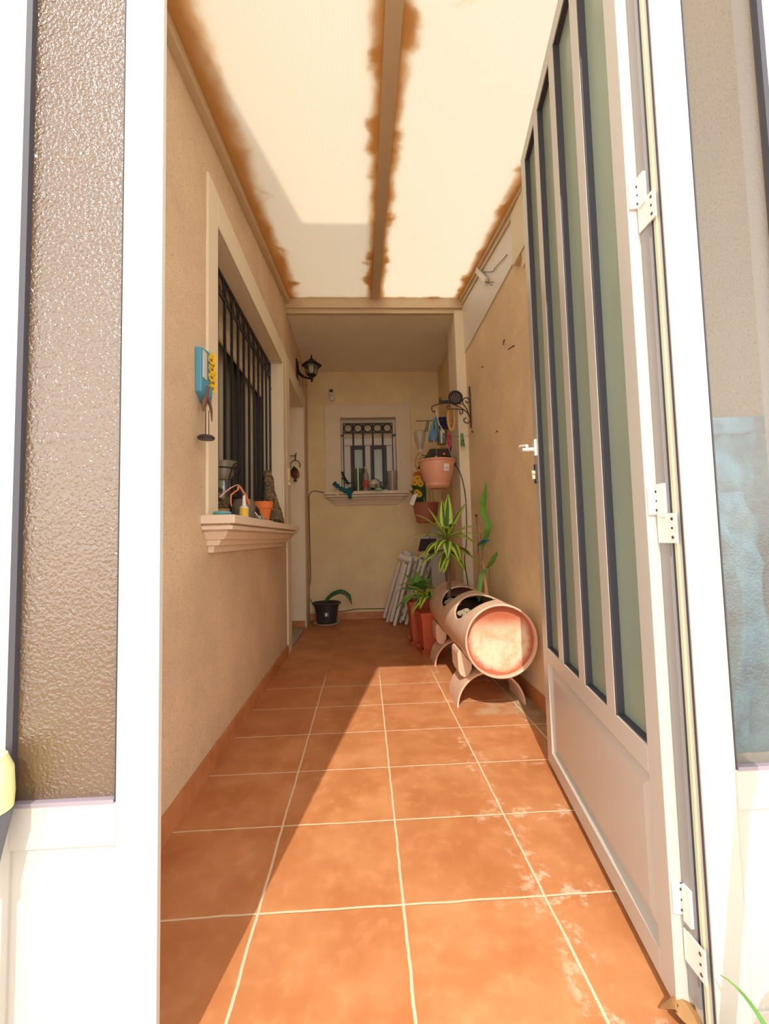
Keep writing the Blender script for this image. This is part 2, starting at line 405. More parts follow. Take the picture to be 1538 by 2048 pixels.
ORG = {}
def build(name, mb, mat, parent=None, smooth=False, bevel=0.0, local=False, ang=35, sub=0, loc=None):
    po = ORG.get(parent.name, (0,0,0)) if parent is not None else (loc or (0,0,0))
    o_ = Vector((0,0,0)) if (local or po == 'local') else Vector(po)
    me = bpy.data.meshes.new(name)
    me.from_pydata([tuple(v-o_) for v in mb.v], [], mb.f)
    if mb.uv:
        ul = me.uv_layers.new(name='UVMap')
        for p in me.polygons:
            q = mb.uv.get(p.index)
            if q:
                for li, c in zip(p.loop_indices, q): ul.data[li].uv = c
    bm = bmesh.new(); bm.from_mesh(me); bmesh.ops.recalc_face_normals(bm, faces=bm.faces); bm.to_mesh(me); bm.free()
    ob = bpy.data.objects.new(name, me); COL.objects.link(ob)
    me.materials.append(MATS[mat])
    if smooth: me.shade_smooth(); me.set_sharp_from_angle(angle=radians(ang))
    if bevel:
        b = ob.modifiers.new('bevel', 'BEVEL'); b.width = bevel; b.segments = 2; b.limit_method = 'ANGLE'; b.angle_limit = radians(40)
    if sub: m = ob.modifiers.new('sub', 'SUBSURF'); m.levels = sub; m.render_levels = sub
    if parent is not None: ob.parent = parent; ORG[ob.name] = ORG.get(parent.name, (0,0,0))
    else: ob.location = o_; ORG[ob.name] = tuple(o_)
    return ob
def tag(o, label=None, cat=None, group=None, kind=None):
    if label: o['label'] = label
    if cat: o['category'] = cat
    if group: o['group'] = group
    if kind: o['kind'] = kind
    return o
def thing(name, label, cat, loc=(0,0,0), rotz=0, group=None, local=False, kind=None):
    o = bpy.data.objects.new(name, None); COL.objects.link(o); o.location = loc; o.rotation_euler = (0, 0, rotz)
    o.empty_display_size = 0.05
    ORG[o.name] = 'local' if local else tuple(loc)
    return tag(o, label, cat, group, kind)
def build1(name, mb, mat, label, cat, group=None, **k):
    z0 = min(v.z for v in mb.v); cx = sum(v.x for v in mb.v)/len(mb.v); cy = sum(v.y for v in mb.v)/len(mb.v)
    return tag(build(name, mb, mat, loc=(cx, cy, z0), **k), label, cat, group)
def struct(name, mb, mat, label=None, **k): return tag(build(name, mb, mat, **k), label, None, None, 'structure')
def copy_tree(o, parent=None):
    c = o.copy(); COL.objects.link(c); c.parent = parent
    for ch in list(o.children): copy_tree(ch, c)
    return c
def circ(c, r, n=32, plane='yz', a0=0, a1=2*pi, closed=True):
    out = []
    for k in range(n if closed else n+1):
        a = a0+(a1-a0)*k/n; u, v = r*cos(a), r*sin(a)
        out.append({'yz': (c[0], c[1]+u, c[2]+v), 'xz': (c[0]+u, c[1], c[2]+v), 'xy': (c[0]+u, c[1]+v, c[2])}[plane])
    return out
def bez(pts, n=10):
    """Catmull-Rom through the points"""
    P = [Vector(p) for p in pts]; P = [2*P[0]-P[1]]+P+[2*P[-1]-P[-2]]; out = []
    for i in range(1, len(P)-2):
        for k in range(n):
            t = k/n; a, b, c, d = P[i-1], P[i], P[i+1], P[i+2]
            out.append(0.5*((2*b)+(c-a)*t+(2*a-5*b+4*c-d)*t*t+(3*b-a-3*c+d)*t**3))
    out.append(P[-2]); return out

# ------------------------------------------------------------------ structure
def rz(y): return 2.755+0.15*(y-3.28)            # height of the sloping plastic roof
WL, WR, BK = -0.59, 0.83, 4.53

mb = MB().box(WL, WR, 0.70, BK, -0.12, 0.0); struct('floor', mb, 'floor_tile')
mb = MB().box(-7, 7, -9, 0.70, -0.12, -0.015).box(0.95, 7, 0.70, 6, -0.12, -0.015); struct('floor_outside', mb, 'concrete_ground')

mb = MB()
X0, X1 = -0.89, WL
mb.box(X0, X1, 0.80, 1.70, 0, 6); mb.box(X0, X1, 1.70, 3.10, 0, 0.93); mb.box(X0, X1, 1.70, 3.10, 2.15, 6)
mb.box(X0, X1, 3.10, 3.35, 0, 6); mb.box(X0, X1, 3.35, 4.16, 2.15, 6); mb.box(X0, X1, 4.16, 4.80, 0, 6)
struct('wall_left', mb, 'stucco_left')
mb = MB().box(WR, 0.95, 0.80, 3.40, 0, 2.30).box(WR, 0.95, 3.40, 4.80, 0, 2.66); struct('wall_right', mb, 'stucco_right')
mb = MB().box(X0, 0.95, BK, 4.8, 0, 1.33).box(X0, 0.95, BK, 4.8, 2.15, 6).box(X0, -0.25, BK, 4.8, 1.33, 2.15).box(0.365, 0.95, BK, 4.8, 1.33, 2.15)
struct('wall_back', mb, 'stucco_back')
mb = MB().box(-0.6, 0.95, 3.34, 4.56, 2.645, 2.80); struct('ceiling', mb, 'plaster_ceiling')
# unseen slab, added and sized to shade part of the plastic roof
mb = MB().box(-0.9, -0.30, 0.03, 4.8, 5.0, 5.18); struct('unseen_shade_slab', mb, 'outer_render')

# roof rails
def slope_box(mb, x0, x1, y0, y1, d0, d1):
    a = [(x0, y0, rz(y0)+d0), (x1, y0, rz(y0)+d0), (x1, y1, rz(y1)+d0), (x0, y1, rz(y1)+d0)]
    b = [(x, y, z+d1-d0) for x, y, z in a]; mb.hexa(a, b)
mb = MB(); slope_box(mb, WL, -0.56, 0.64, 3.30, -0.048, 0.03); struct('trim_1', mb, 'cream_aluminium', 'roof rail fixed along the house wall')
mb = MB(); slope_box(mb, 0.094, 0.149, 0.64, 3.30, -0.012, 0.03); struct('trim_2', mb, 'cream_aluminium', 'middle roof bar')
mb = MB(); slope_box(mb, 0.80, 0.86, 0.64, 3.30, -0.03, 0.03); slope_box(mb, 0.812, 0.86, 0.64, 3.30, -0.062, -0.03); slope_box(mb, 0.824, 0.86, 0.64, 3.30, -0.10, -0.062)
struct('trim_3', mb, 'cream_aluminium', 'stepped roof rail on the right side')
mb = MB().box(WL, 0.86, 3.29, 3.345, 2.675, 2.79).box(WL, 0.86, 3.31, 3.345, 2.64, 2.675); struct('trim_4', mb, 'cream_aluminium', 'cross beam where the plastic roof meets the porch')
mb = MB().box(-0.68, 0.9, 0.62, 0.70, 2.33, 2.42); struct('trim_5', mb, 'white_aluminium', 'front roof beam over the gate')
# white infill panel between right wall and roof
mb = MB(); a = [(0.822, 0.76, 2.295), (0.834, 0.76, 2.295), (0.834, 3.42, 2.295), (0.822, 3.42, 2.295)]
b = [(x, y, rz(y)-0.05 if y < 3.3 else rz(3.3)-0.05) for x, y, z in a]; mb.hexa(a, b)
struct('trim_6', mb, 'white_plastic', 'white infill panel over the right wall')
mb = MB().box(0.80, 0.829, 1.93, 2.11, 2.24, 2.52).box(0.806, 0.829, 1.80, 2.0, 2.16, 2.3); struct('trim_7', mb, 'cream_plastic', 'notched cover strip behind the gate leaf')
mb = MB().box(0.752, 0.829, 3.28, 3.335, 0.0, 2.645).box(0.757, 0.829, 3.34, 3.60, 0.0, 2.645); struct('trim_8', mb, 'casing_paint', 'slim cream post under the porch beam')

# baseboards
mb = MB().box(WL, WL+0.012, 0.80, 3.21, 0, 0.072); struct('baseboard_left', mb, 'skirting_tile')
mb = MB().box(WR-0.012, WR, 0.80, 3.28, 0, 0.075).box(WR-0.012, WR, 3.60, BK, 0, 0.075); struct('baseboard_right', mb, 'skirting_tile')
mb = MB().box(WL, WR, BK-0.012, BK, 0, 0.072).box(-0.89, WL, 4.148, 4.16, 0, 0.072); struct('baseboard_back', mb, 'skirting_tile')

# roof panels
for nm, xa, xb, lb in (('left', -0.575, 0.112, 'translucent plastic roof panel half in shade, on the house side of the middle bar'),
                       ('right', 0.131, 0.815, 'bright translucent plastic roof panel between middle bar and right wall')):
    mb = MB(); slope_box(mb, xa, xb, 0.62, 3.32, 0.0, 0.008)
    tag(build('roof_panel', mb, 'polycarbonate'), lb, 'roof panel', 'translucent roof panels')

# casings on the left wall (window and door share a lintel height)
mb = MB(); e = 0.012; a, b = WL-0.30, WL+e
mb.box(WL, b, 1.60, 1.71, 0.93, 2.28); mb.box(WL, b, 1.71, 3.09, 2.14, 2.28); mb.box(WL, b, 3.09, 3.205, 0.93, 2.28)
mb.box(-0.82, WL, 1.70, 1.71, 0.94, 2.14); mb.box(-0.82, WL, 3.09, 3.10, 0.94, 2.14); mb.box(-0.82, WL, 1.70, 3.10, 2.14, 2.15); mb.box(-0.82, WL, 1.70, 3.10, 0.925, 0.94)
struct('trim_9', mb, 'casing_paint', 'smooth cream casing round the side window', bevel=0.003)
mb = MB(); mb.box(WL, b, 3.215, 3.36, 0, 2.28); mb.box(WL, b, 3.36, 4.15, 2.14, 2.28); mb.box(WL, b, 4.15, 4.27, 0, 2.28)
mb.box(-0.86, WL, 3.35, 3.36, 0, 2.14); mb.box(-0.86, WL, 4.15, 4.16, 0, 2.14); mb.box(-0.86, WL, 3.35, 4.16, 2.14, 2.15)
struct('trim_10', mb, 'casing_paint', 'smooth cream casing round the house doorway', bevel=0.003)
mb = MB().box(-0.89, WL+0.004, 3.36, 4.148, -0.01, 0.014); struct('trim_11', mb, 'threshold_stone', 'grey stone door threshold')
# back window casing
mb = MB(); y0 = BK-0.014
mb.box(-0.402, -0.24, y0, BK, 1.33, 2.28); mb.box(0.355, 0.505, y0, BK, 1.33, 2.28); mb.box(-0.24, 0.355, y0, BK, 2.14, 2.28)
mb.box(-0.25, -0.24, BK, 4.70, 1.33, 2.14); mb.box(0.355, 0.365, BK, 4.70, 1.33, 2.14); mb.box(-0.25, 0.365, BK, 4.70, 2.14, 2.15); mb.box(-0.25, 0.365, BK, 4.70, 1.325, 1.335)
mb.box(-0.408, 0.511, y0-0.004, y0+0.004, 2.272, 2.284); mb.box(-0.408, -0.396, y0-0.004, y0+0.004, 1.33, 2.284); mb.box(0.499, 0.511, y0-0.004, y0+0.004, 1.33, 2.284)
struct('trim_12', mb, 'casing_paint', 'smooth cream casing round the small back window', bevel=0.003)

# house door (closed, set back in its reveal)
d2 = thing('door_2', 'cream house door set back in the left wall', 'door', (-0.80, 3.75, 0.014), kind='structure'); del d2['category']
build('door_panel', MB().box(-0.84, -0.80, 3.361, 4.149, 0.016, 2.138), 'casing_paint', d2, bevel=0.003)
build('door_handle', MB().tube([(-0.80, 3.45, 1.05), (-0.765, 3.45, 1.05), (-0.765, 3.56, 1.05)], 0.008), 'dark_frame', d2, smooth=True)

# moulded sills
def sill_loft(layers, axis):
    """layers: (z0, z1, protrusion0, protrusion1, inset0, inset1) from wall outward"""
    mb = MB()
    for z0, z1, p0, p1, i0, i1 in layers:
        def quad(z, p, i):
            if axis == 'left': return [(WL-0.0, SA+i, z), (WL+p, SA+i, z), (WL+p, SB-i, z), (WL-0.0, SB-i, z)]
            return [(SA+i, BK, z), (SB-i, BK, z), (SB-i, BK-p, z), (SA+i, BK-p, z)]
        mb.hexa(quad(z0, p0, i0), quad(z1, p1, i1))
    return mb

# ------------------------------------------------------------------ side window
w1 = thing('window_1', 'large side window behind black bars in the left wall', None, (-0.76, 2.4, 0.94), kind='structure')
mb = MB()
for ya, yb, za, zb in ((1.71, 1.755, 0.94, 2.14), (3.06, 3.09, 0.94, 2.14), (1.755, 3.045, 0.94, 0.985), (1.755, 3.045, 2.095, 2.14)): mb.box(-0.80, -0.735, ya, yb, za, zb)
build('window_frame', mb, 'dark_frame', w1, bevel=0.002)
for ya, yb, xo in ((1.755, 2.66, -0.776), (2.63, 3.06, -0.748)):
    mb = MB(); w_ = 0.042 if xo < -.76 else 0.026
    mb.box(xo-0.02, xo, ya, ya+w_, 0.985, 2.095); mb.box(xo-0.02, xo, yb-w_, yb, 0.985, 2.095); mb.box(xo-0.02, xo, ya+w_, yb-w_, 0.985, 1.04); mb.box(xo-0.02, xo, ya+w_, yb-w_, 2.04, 2.095)
    sh = build('window_sash', mb, 'dark_frame', w1, bevel=0.002)
    build('window_pane', MB().box(xo-0.013, xo-0.008, ya+w_-0.004, yb-w_+0.004, 1.035, 2.045), 'glass_clear', sh)
build('roller_shutter', MB().box(-0.733, -0.722, 1.715, 3.085, 1.875, 2.14), 'shutter_slats', w1)
mb = MB()
for s0, s1, cx_ in ((1.86, 1.98, -.815), (2.05, 2.50, -.80), (2.655, 3.04, -.771)):
    n = int((s1-s0)/0.008); vs = []
    for k in range(n+1):
        y = s0+(s1-s0)*k/n; x = cx_+(0.004 if cx_ > -.8 else .009)*sin(y*75)+0.002*sin(y*31)
        vs += [(x, y, 0.97), (x, y, 2.12), (x-0.003, y, 0.97), (x-0.003, y, 2.12)]
    fs = []
    for k in range(n): a = 4*k; fs += [(a, a+4, a+5, a+1), (a+2, a+3, a+7, a+6)]
    mb.add(vs, fs)
build('curtain', mb, 'curtain_cloth', w1, smooth=True)
build('pale_backing', MB().box(-0.885, -0.875, 1.70, 3.10, 0.93, 2.15), 'curtain_cloth', w1)  # pale backing behind the window, added to brighten its dark inside
SA, SB = 1.553, 3.06
build('window_sill', sill_loft([(0.906, 0.938, 0.122, 0.122, 0, 0), (0.900, 0.906, 0.100, 0.100, 0.022, 0.022), (0.884, 0.900, 0.110, 0.112, 0.012, 0.010), (0.878, 0.884, 0.088, 0.088, 0.032, 0.032), (0.848, 0.878, 0.068, 0.090, 0.048, 0.028),
      (0.826, 0.848, 0.045, 0.056, 0.06, 0.052), (0.800, 0.826, 0.022, 0.026, 0.075, 0.072)], 'left'), 'sill_stone', w1, bevel=0.003)

# ------------------------------------------------------------------ back window
w2 = thing('window_2', 'small back window behind a black grille', None, (0.06, 4.66, 1.335), kind='structure')
mb = MB()
for xa, xb, za, zb in ((-0.24, -0.205, 1.335, 2.14), (0.32, 0.355, 1.335, 2.14), (-0.205, 0.32, 1.335, 1.37), (-0.205, 0.32, 2.10, 2.14)): mb.box(xa, xb, 4.62, 4.68, za, zb)
build('window_frame', mb, 'white_plastic', w2, bevel=0.002)
build('roller_shutter', MB().box(-0.205, 0.32, 4.612, 4.622, 1.93, 2.12), 'shutter_slats', w2)
build('shutter_rail', MB().box(-0.205, 0.32, 4.606, 4.622, 1.855, 1.93), 'white_plastic', w2, bevel=0.002)
mb = MB()
for xa, xb in ((-0.205, -0.142), (0.02, 0.075), (0.255, 0.32)): mb.box(xa, xb, 4.63, 4.65, 1.37, 1.86)
build('shutter_guide', mb, 'white_plastic', w2)
for xa, xb in ((-0.142, 0.02), (0.075, 0.255)):
    mb = MB(); mb.box(xa, xa+0.03, 4.618, 4.655, 1.37, 1.86); mb.box(xb-0.03, xb, 4.618, 4.655, 1.37, 1.86); mb.box(xa+0.03, xb-0.03, 4.618, 4.655, 1.815, 1.855); mb.box(xa+0.03, xb-0.03, 4.618, 4.655, 1.37, 1.40)
    sh = build('window_sash', mb, 'dark_frame', w2)
    build('window_pane', MB().box(xa+0.028, xb-0.028, 4.636, 4.640, 1.398, 1.818), 'window_glass_pale', sh)
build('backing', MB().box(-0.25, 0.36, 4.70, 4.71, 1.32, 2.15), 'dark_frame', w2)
SA, SB = -0.413, 0.47
build('window_sill', sill_loft([(1.302, 1.334, 0.12, 0.12, 0, 0), (1.296, 1.302, 0.085, 0.085, 0.035, 0.035), (1.276, 1.296, 0.10, 0.104, 0.016, 0.012), (1.270, 1.276, 0.075, 0.075, 0.045, 0.045), (1.246, 1.270, 0.060, 0.084, 0.065, 0.036), (1.240, 1.246, 0.045, 0.045, 0.085, 0.085), (1.222, 1.240, 0.042, 0.054, 0.088, 0.072), (1.196, 1.222, 0.022, 0.034, 0.118, 0.095)], 'back'), 'sill_stone', w2, bevel=0.002)

# ------------------------------------------------------------------ window grilles (bolted ironwork)
def flatbar(mb, a, b, w_=0.006): mb.tube([a, b], w_, 4)
g = thing('window_grille', 'long black iron grille with a row of rings over the side window', 'window grille', (-0.665, 2.4, 0.96), group=None)
XG = -0.668
mb = MB(); 
for z in (1.015, 2.025, 2.125): mb.box(XG-0.004, XG+0.004, 1.722, 3.085, z-0.009, z+0.009)
mb.box(XG-0.004, XG+0.004, 1.722, 1.738, 0.965, 2.13); mb.box(XG-0.004, XG+0.004, 3.055, 3.085, 0.965, 2.13)
for z in (1.1, 1.95): mb.box(XG-0.006, XG+0.006, 1.708, 1.722, z-0.008, z+0.008); mb.box(XG-0.006, XG+0.006, 3.085, 3.092, z-0.008, z+0.008)
build('grille_frame', mb, 'black_iron', g)
NB = 12; st = (3.055-1.738)/NB
for k in range(1, NB):
    y = 1.738+st*k; build('grille_bar', MB().box(XG-0.0055, XG+0.0055, y-0.008, y+0.008, 0.965, 2.12), 'black_iron', g)
for k in range(NB):
    y = 1.738+st*(k+.5); build('grille_ring', MB().tube(circ((XG, y, 2.075), 0.040, 24), 0.0055, 6, closed=True), 'black_iron', g, smooth=True)
g = thing('window_grille', 'small black iron grille with five rings over the back window', 'window grille', (0.06, 4.56, 1.36))
YG = 4.565
mb = MB(); xa, xb = -0.212, 0.318
for z in (1.44, 1.985, 2.085): mb.box(xa, xb, YG-0.004, YG+0.004, z-0.005, z+0.005)
mb.box(xa-0.005, xa+0.004, YG-0.005, YG+0.005, 1.37, 2.09); mb.box(xb-0.004, xb+0.005, YG-0.005, YG+0.005, 1.37, 2.09)
for z in (1.955, 1.49): mb.box(-0.24, xa, YG-0.007, YG+0.007, z-0.007, z+0.007); mb.box(xb, 0.355, YG-0.007, YG+0.007, z-0.007, z+0.007)
build('grille_frame', mb, 'black_iron', g)
for k in range(1, 5):
    x = xa+(xb-xa)*k/5; build('grille_bar', MB().box(x-0.009, x+0.009, YG-0.007, YG+0.007, 1.37, 2.085), 'black_iron', g)
for k in range(5):
    x = xa+(xb-xa)*(k+.5)/5; build('grille_ring', MB().tube(circ((x, YG, 2.035), 0.043, 24, 'xz'), 0.006, 6, closed=True), 'black_iron', g, smooth=True)

# ------------------------------------------------------------------ gate front: side lights, jamb, leaf
def sidelight(name, lab, xo, xg0, xg1, xe, x_w):
    t = thing(name, lab, None, ((xg0+xg1)/2, 0.725, 0), kind='structure')
    mb = MB(); ya, yb = 0.70, 0.75
    mb.box(xo, xg0, ya, yb, 0.02, 2.325); mb.box(xg1, xe, ya, 0.712 if 'left' in lab else yb, 0.02, 2.325); mb.box(xg0, xg1, ya, yb, 2.20, 2.325); mb.box(xg0, xg1, ya, yb, 0.38, 0.445); mb.box(xg0, xg1, ya, yb, 0.02, 0.07)
    build('window_frame', mb, 'white_aluminium', t, bevel=0.001)
    build('lower_panel', MB().box(xg0, xg1, 0.704, 0.745, 0.07, 0.38), 'white_aluminium', t)
    mb = MB(); mb.box(xg0-(0.008 if 'left' in lab else 0), xg0+0.002, 0.6985, 0.712, 0.445, 2.2); mb.box(xg1-0.001, xg1+(0 if 'left' in lab else 0.009), 0.6985, 0.712, 0.445, 2.2)
    build('gasket', mb, 'dark_gasket', t)
    build('glazing_bead', MB().box(xg0+0.003, xg1-0.002, 0.6985, 0.712, 0.443, 0.449), 'lilac_gasket', t)
    build('window_pane', MB().box(xg0+0.001, xg1-0.001, 0.708, 0.712, 0.447, 2.2), 'glass_textured' if 'left' in lab else 'glass_side', t)
sidelight('window_3', 'fixed textured glass panel on the left of the gate', -0.70, -0.549, -0.393, -0.329, None)
sidelight('window_4', 'fixed frosted glass panel on the right of the gate', 0.60, 0.602, 0.748, 0.84, None)
mb = MB().box(0.542, 0.60, 0.70, 0.75, 0, 2.325); struct('trim_13', mb, 'white_aluminium', 'white gate jamb on the hinge side', bevel=0.001)
mb = MB().box(0.534, 0.542, 0.728, 0.75, 0.05, 2.32); struct('trim_14', mb, 'grey_aluminium', 'grey rebate on the gate jamb')
mb = MB().box(0.5385, 0.542, 0.715, 0.721, 0.0, 2.32); struct('trim_15', mb, 'seal_cream', 'cream rubber seal on the gate jamb')
mb = MB().box(0.540, 0.5425, 0.7225, 0.7278, 0.0, 2.32).box(0.5405, 0.5425, 0.703, 0.7065, 0, 2.32); struct('trim_16', mb, 'dark_gasket', 'dark groove on the gate jamb')
mb = MB().box(-0.70, 0.84, 0.70, 0.75, 2.326, 2.37); struct('trim_17', mb, 'white_aluminium', 'white gate lintel')
mb = MB().box(-0.333, 0.542, 0.69, 0.752, -0.02, 0.004); struct('trim_18', mb, 'grey_aluminium', 'metal gate threshold')

AL = atan2(1.567-0.755, 0.645-0.515)
lf = thing('door_1', 'white metal gate leaf with four frosted panes, opened inward', None, (0.515, 0.756, 0.0), AL, local=True, kind='structure')
L_ = 0.822; T = -0.040
PN = [(0.052, 0.192), (0.240, 0.382), (0.430, 0.572), (0.620, 0.762)]; ZB, ZT = 0.437, 2.262
mb = MB()
mb.box(0, PN[0][0], T, 0, 0.022, 2.315); mb.box(PN[3][1], L_, T, 0, 0.022, 2.315)
mb.box(PN[0][0], PN[3][1], T, 0, ZT, 2.315); mb.box(PN[0][0], PN[3][1], T, 0, 0.385, ZB); mb.box(PN[0][0], PN[3][1], T, 0, 0.022, 0.075)
for k in range(3): mb.box(PN[k][1], PN[k+1][0], T, 0, ZB, ZT)
build('leaf_frame', mb, 'white_aluminium', lf, bevel=0.0015)
mb = MB()   # raised lower panel: bevelled border and flat field
x0, x1, z0, z1 = PN[0][0], PN[3][1], 0.075, 0.385
def ring(a, ya, b, yb):
    q = lambda i, y: [(x0+i, y, z0+i), (x1-i, y, z0+i), (x1-i, y, z1-i), (x0+i, y, z1-i)]
    A_, B_ = q(a, ya), q(b, yb); o = len(mb.v); mb.v += [Vector(p) for p in A_+B_]
    mb.f += [(o+k, o+(k+1) % 4, o+4+(k+1) % 4, o+4+k) for k in range(4)]
ring(0, -0.002, 0.008, -0.014); ring(0.008, -0.014, 0.040, -0.006)
o = len(mb.v); mb.v += [Vector(p) for p in [(x0+.04, -.006, z0+.04), (x1-.04, -.006, z0+.04), (x1-.04, -.006, z1-.04), (x0+.04, -.006, z1-.04)]]; mb.f.append((o, o+1, o+2, o+3))
mb.box(x0, x1, -0.036, -0.028, z0, z1)
build('lower_panel', mb, 'white_aluminium', lf)
for a, b in PN:
    gp = build('glass_pane', MB().box(a+0.001, b-0.001, -0.022, -0.018, ZB+0.001, ZT-0.001), 'glass_leaf', lf)
    mb = MB(); mb.box(b-0.005, b, -0.018, -0.001, ZB, ZT); mb.box(a, a+0.003, -0.018, -0.004, ZB, ZT); mb.box(a, b, -0.018, -0.002, ZT-0.005, ZT); mb.box(a, b, -0.018, -0.004, ZB, ZB+0.004)
    build('gasket', mb, 'dark_gasket', gp)
for zc, zj in ((1.478, 1.43), (0.895, 0.845), (0.207, 0.135)):
    h = build('hinge', MB().box(-0.005, 0.0, -0.030, -0.002, zc-0.025, zc+0.025).box(-0.006, 0.0, -0.046, -0.028, zc-0.020, zc+0.025).tube([(-0.004, -0.026, zj-0.03), (-0.004, -0.026, zc+0.02)], 0.004, 8), 'white_plastic', lf, bevel=0.0008)
    mb = MB()
    for dz in (-0.017, 0.0, 0.017):
        mb.lathe([(0.0001, 0), (0.0026 if dz else 0.0016, 0), (0.0018, -0.0012), (0.0001, -0.0010)], (0, 0, 0), 12, 'x')
        for v in mb.v[-48:]: v += Vector((-0.0052, -0.016, zc+dz))
    build('screw', mb, 'screw_steel', h)
def wl(p):
    d = Vector(p)-Vector((0.515, 0.756, 0)); return (d.x*cos(AL)+d.y*sin(AL), -d.x*sin(AL)+d.y*cos(AL), d.z)
for h, zc, zj in zip([c for c in lf.children if c.name.startswith('hinge')], (1.478, 0.895, 0.207), (1.43, 0.845, 0.135)):
    mb = MB(); mb.box(0.5305, 0.556, 0.742, 0.754, zc-0.022, zc+0.025); mb.box(0.5305, 0.5335, 0.705, 0.75, zj-0.026, zj+0.026)
    mb.box(0.528, 0.5335, 0.727, 0.744, zc-0.03, zc+0.03); mb.v = [Vector(wl(v)) for v in mb.v]
    build('hinge_knuckle', mb, 'white_plastic', h)
    mb = MB()
    for dz in (-0.016, 0.0, 0.016):
        k = len(mb.v); mb.lathe([(0.0001, 0), (0.003 if dz else 0.0018, 0), (0.002, -0.001), (0.0001, -0.001)], (0.5302, 0.713, zj+dz), 12, 'x')
    mb.v = [Vector(wl(v)) for v in mb.v]; build('screw', mb, 'screw_steel', h)
hd = build('door_handle', MB().lathe([(0.0, 0.0), (0.016, 0.0), (0.016, 0.006), (0.008, 0.008), (0.0, 0.009)], (0.795, 0, 1.155), 20, 'y')
      .tube(bez([(0.795, 0.004, 1.155), (0.795, 0.040, 1.155), (0.790, 0.055, 1.157), (0.76, 0.060, 1.160), (0.70, 0.052, 1.150)], 6), [0.008]*13+[0.0075]*6+[0.006]*6, 10)
      .box(0.780, 0.812, 0.0, 0.008, 1.13, 1.19), 'white_plastic', lf, smooth=True)
lk = build('lock_plate', MB().box(0.785, 0.815, 0.0, 0.006, 1.03, 1.10), 'dark_gasket', lf, bevel=0.002)
build('lock_cylinder', MB().lathe([(0.0, 0.0), (0.009, 0.0), (0.009, 0.014), (0.0, 0.014)], (0.80, 0.004, 1.068), 16, 'y').box(0.796, 0.804, 0.004, 0.016, 1.045, 1.066), 'cream_plastic', lk)

# ================================================================== OBJECTS
# ------------------------------------------------------------------ clay pipe planter on two half pipes
BC = Vector((0.628, 0, 0.343)); BR = 0.172; BY0, BY1 = 2.0, 3.12
pl_ = thing('barrel_planter', 'large clay-coloured pipe planter lying on two half pipes by the right wall', 'planter', (0.63, 2.55, 0))
def pipe_with_holes():
    NA, NY = 160, 224; vs = []; fs = []; holes = [(2.25, 0.150), (2.66, 0.150)]
    # angle measured from straight up, towards the house side negative
    def hole(a, y):
        for yc, h in holes:
            dx = a*BR; e = ((dx+0.075)/0.126)**2+((y-yc)/h)**2
            if e < 1: return True
        return False
    for j in range(NY+1):
        for i in range(NA):
            a = -pi+2*pi*i/NA; y = BY0+(BY1-BY0)*j/NY; aa = a
            for yc, h in holes:       # pull border vertices onto the ellipse so that the rim is smooth
                dx = aa*BR+0.075; e = sqrt((dx/0.126)**2+((y-yc)/h)**2)
                if 0.955 < e < 1.045 and e > 0: aa = (dx/e-0.075)/BR; y = yc+(y-yc)/e
            vs.append((BC.x+BR*sin(aa), y, BC.z+BR*cos(aa)))
    for j in range(NY):
        for i in range(NA):
            a = -pi+2*pi*(i+.5)/NA; y = BY0+(BY1-BY0)*(j+.5)/NY
            if hole(a, y): continue
            fs.append((j*NA+i, j*NA+(i+1) % NA, (j+1)*NA+(i+1) % NA, (j+1)*NA+i))
    return vs, fs
vs, fs = pipe_with_holes()
pp = build('pipe', MB().add(vs, fs), 'clay_pipe', pl_, smooth=True, ang=60)
sm = pp.modifiers.new('wall', 'SOLIDIFY'); sm.thickness = 0.009; sm.offset = -1
# end boards set inside the rim
eb = MB().lathe([(0.0001, 0), (BR-0.0085, 0), (BR-0.0085, 0.012), (0.0001, 0.012)], (0, 0, 0), 64, 'y')
e1 = build('end_board', eb, 'rusted_end_board', pl_, local=True, smooth=True); e1.location = Vector((BC.x, BY0+0.028, BC.z))-Vector((0.63, 2.55, 0)); e1['label'] = 'cream and rust-stained round end board'
e2 = e1.copy(); COL.objects.link(e2); e2.location = Vector((BC.x, BY1-0.04, BC.z))-Vector((0.63, 2.55, 0))
# earth inside up to a little below the openings
def fill(y0, y1, dz, mat, nm):
    mb = MB(); n = 18; mg = 26; vs = []; hw = sqrt((BR-0.011)**2-dz**2)
    for j in range(mg+1):
        for i in range(n+1):
            x = -hw+2*hw*i/n; edge = (i in (0, n)) or (j in (0, mg))
            vs.append((BC.x+x, y0+(y1-y0)*j/mg, BC.z+dz+(0 if edge else random.uniform(-0.006, 0.008)+0.012*cos(x/hw*1.5))))
    o = len(vs)
    for j in range(mg+1):
        for i in range(n+1):
            x = -hw+2*hw*i/n; vs.append((BC.x+x, y0+(y1-y0)*j/mg, BC.z-sqrt(max(0, (BR-0.011)**2-x*x))))
    fs = []
    for j in range(mg):
        for i in range(n):
            a = j*(n+1)+i; fs += [(a, a+1, a+n+2, a+n+1), (o+a, o+a+n+1, o+a+n+2, o+a+1)]
    for i in range(n):
        a = i; fs.append((a, o+a, o+a+1, a+1)); a = mg*(n+1)+i; fs.append((a, a+1, o+a+1, o+a))
    return build(nm, mb.add(vs, fs), mat, pl_, smooth=True)
fill(BY0+0.05, BY1-0.06, 0.055, 'soil', 'soil')
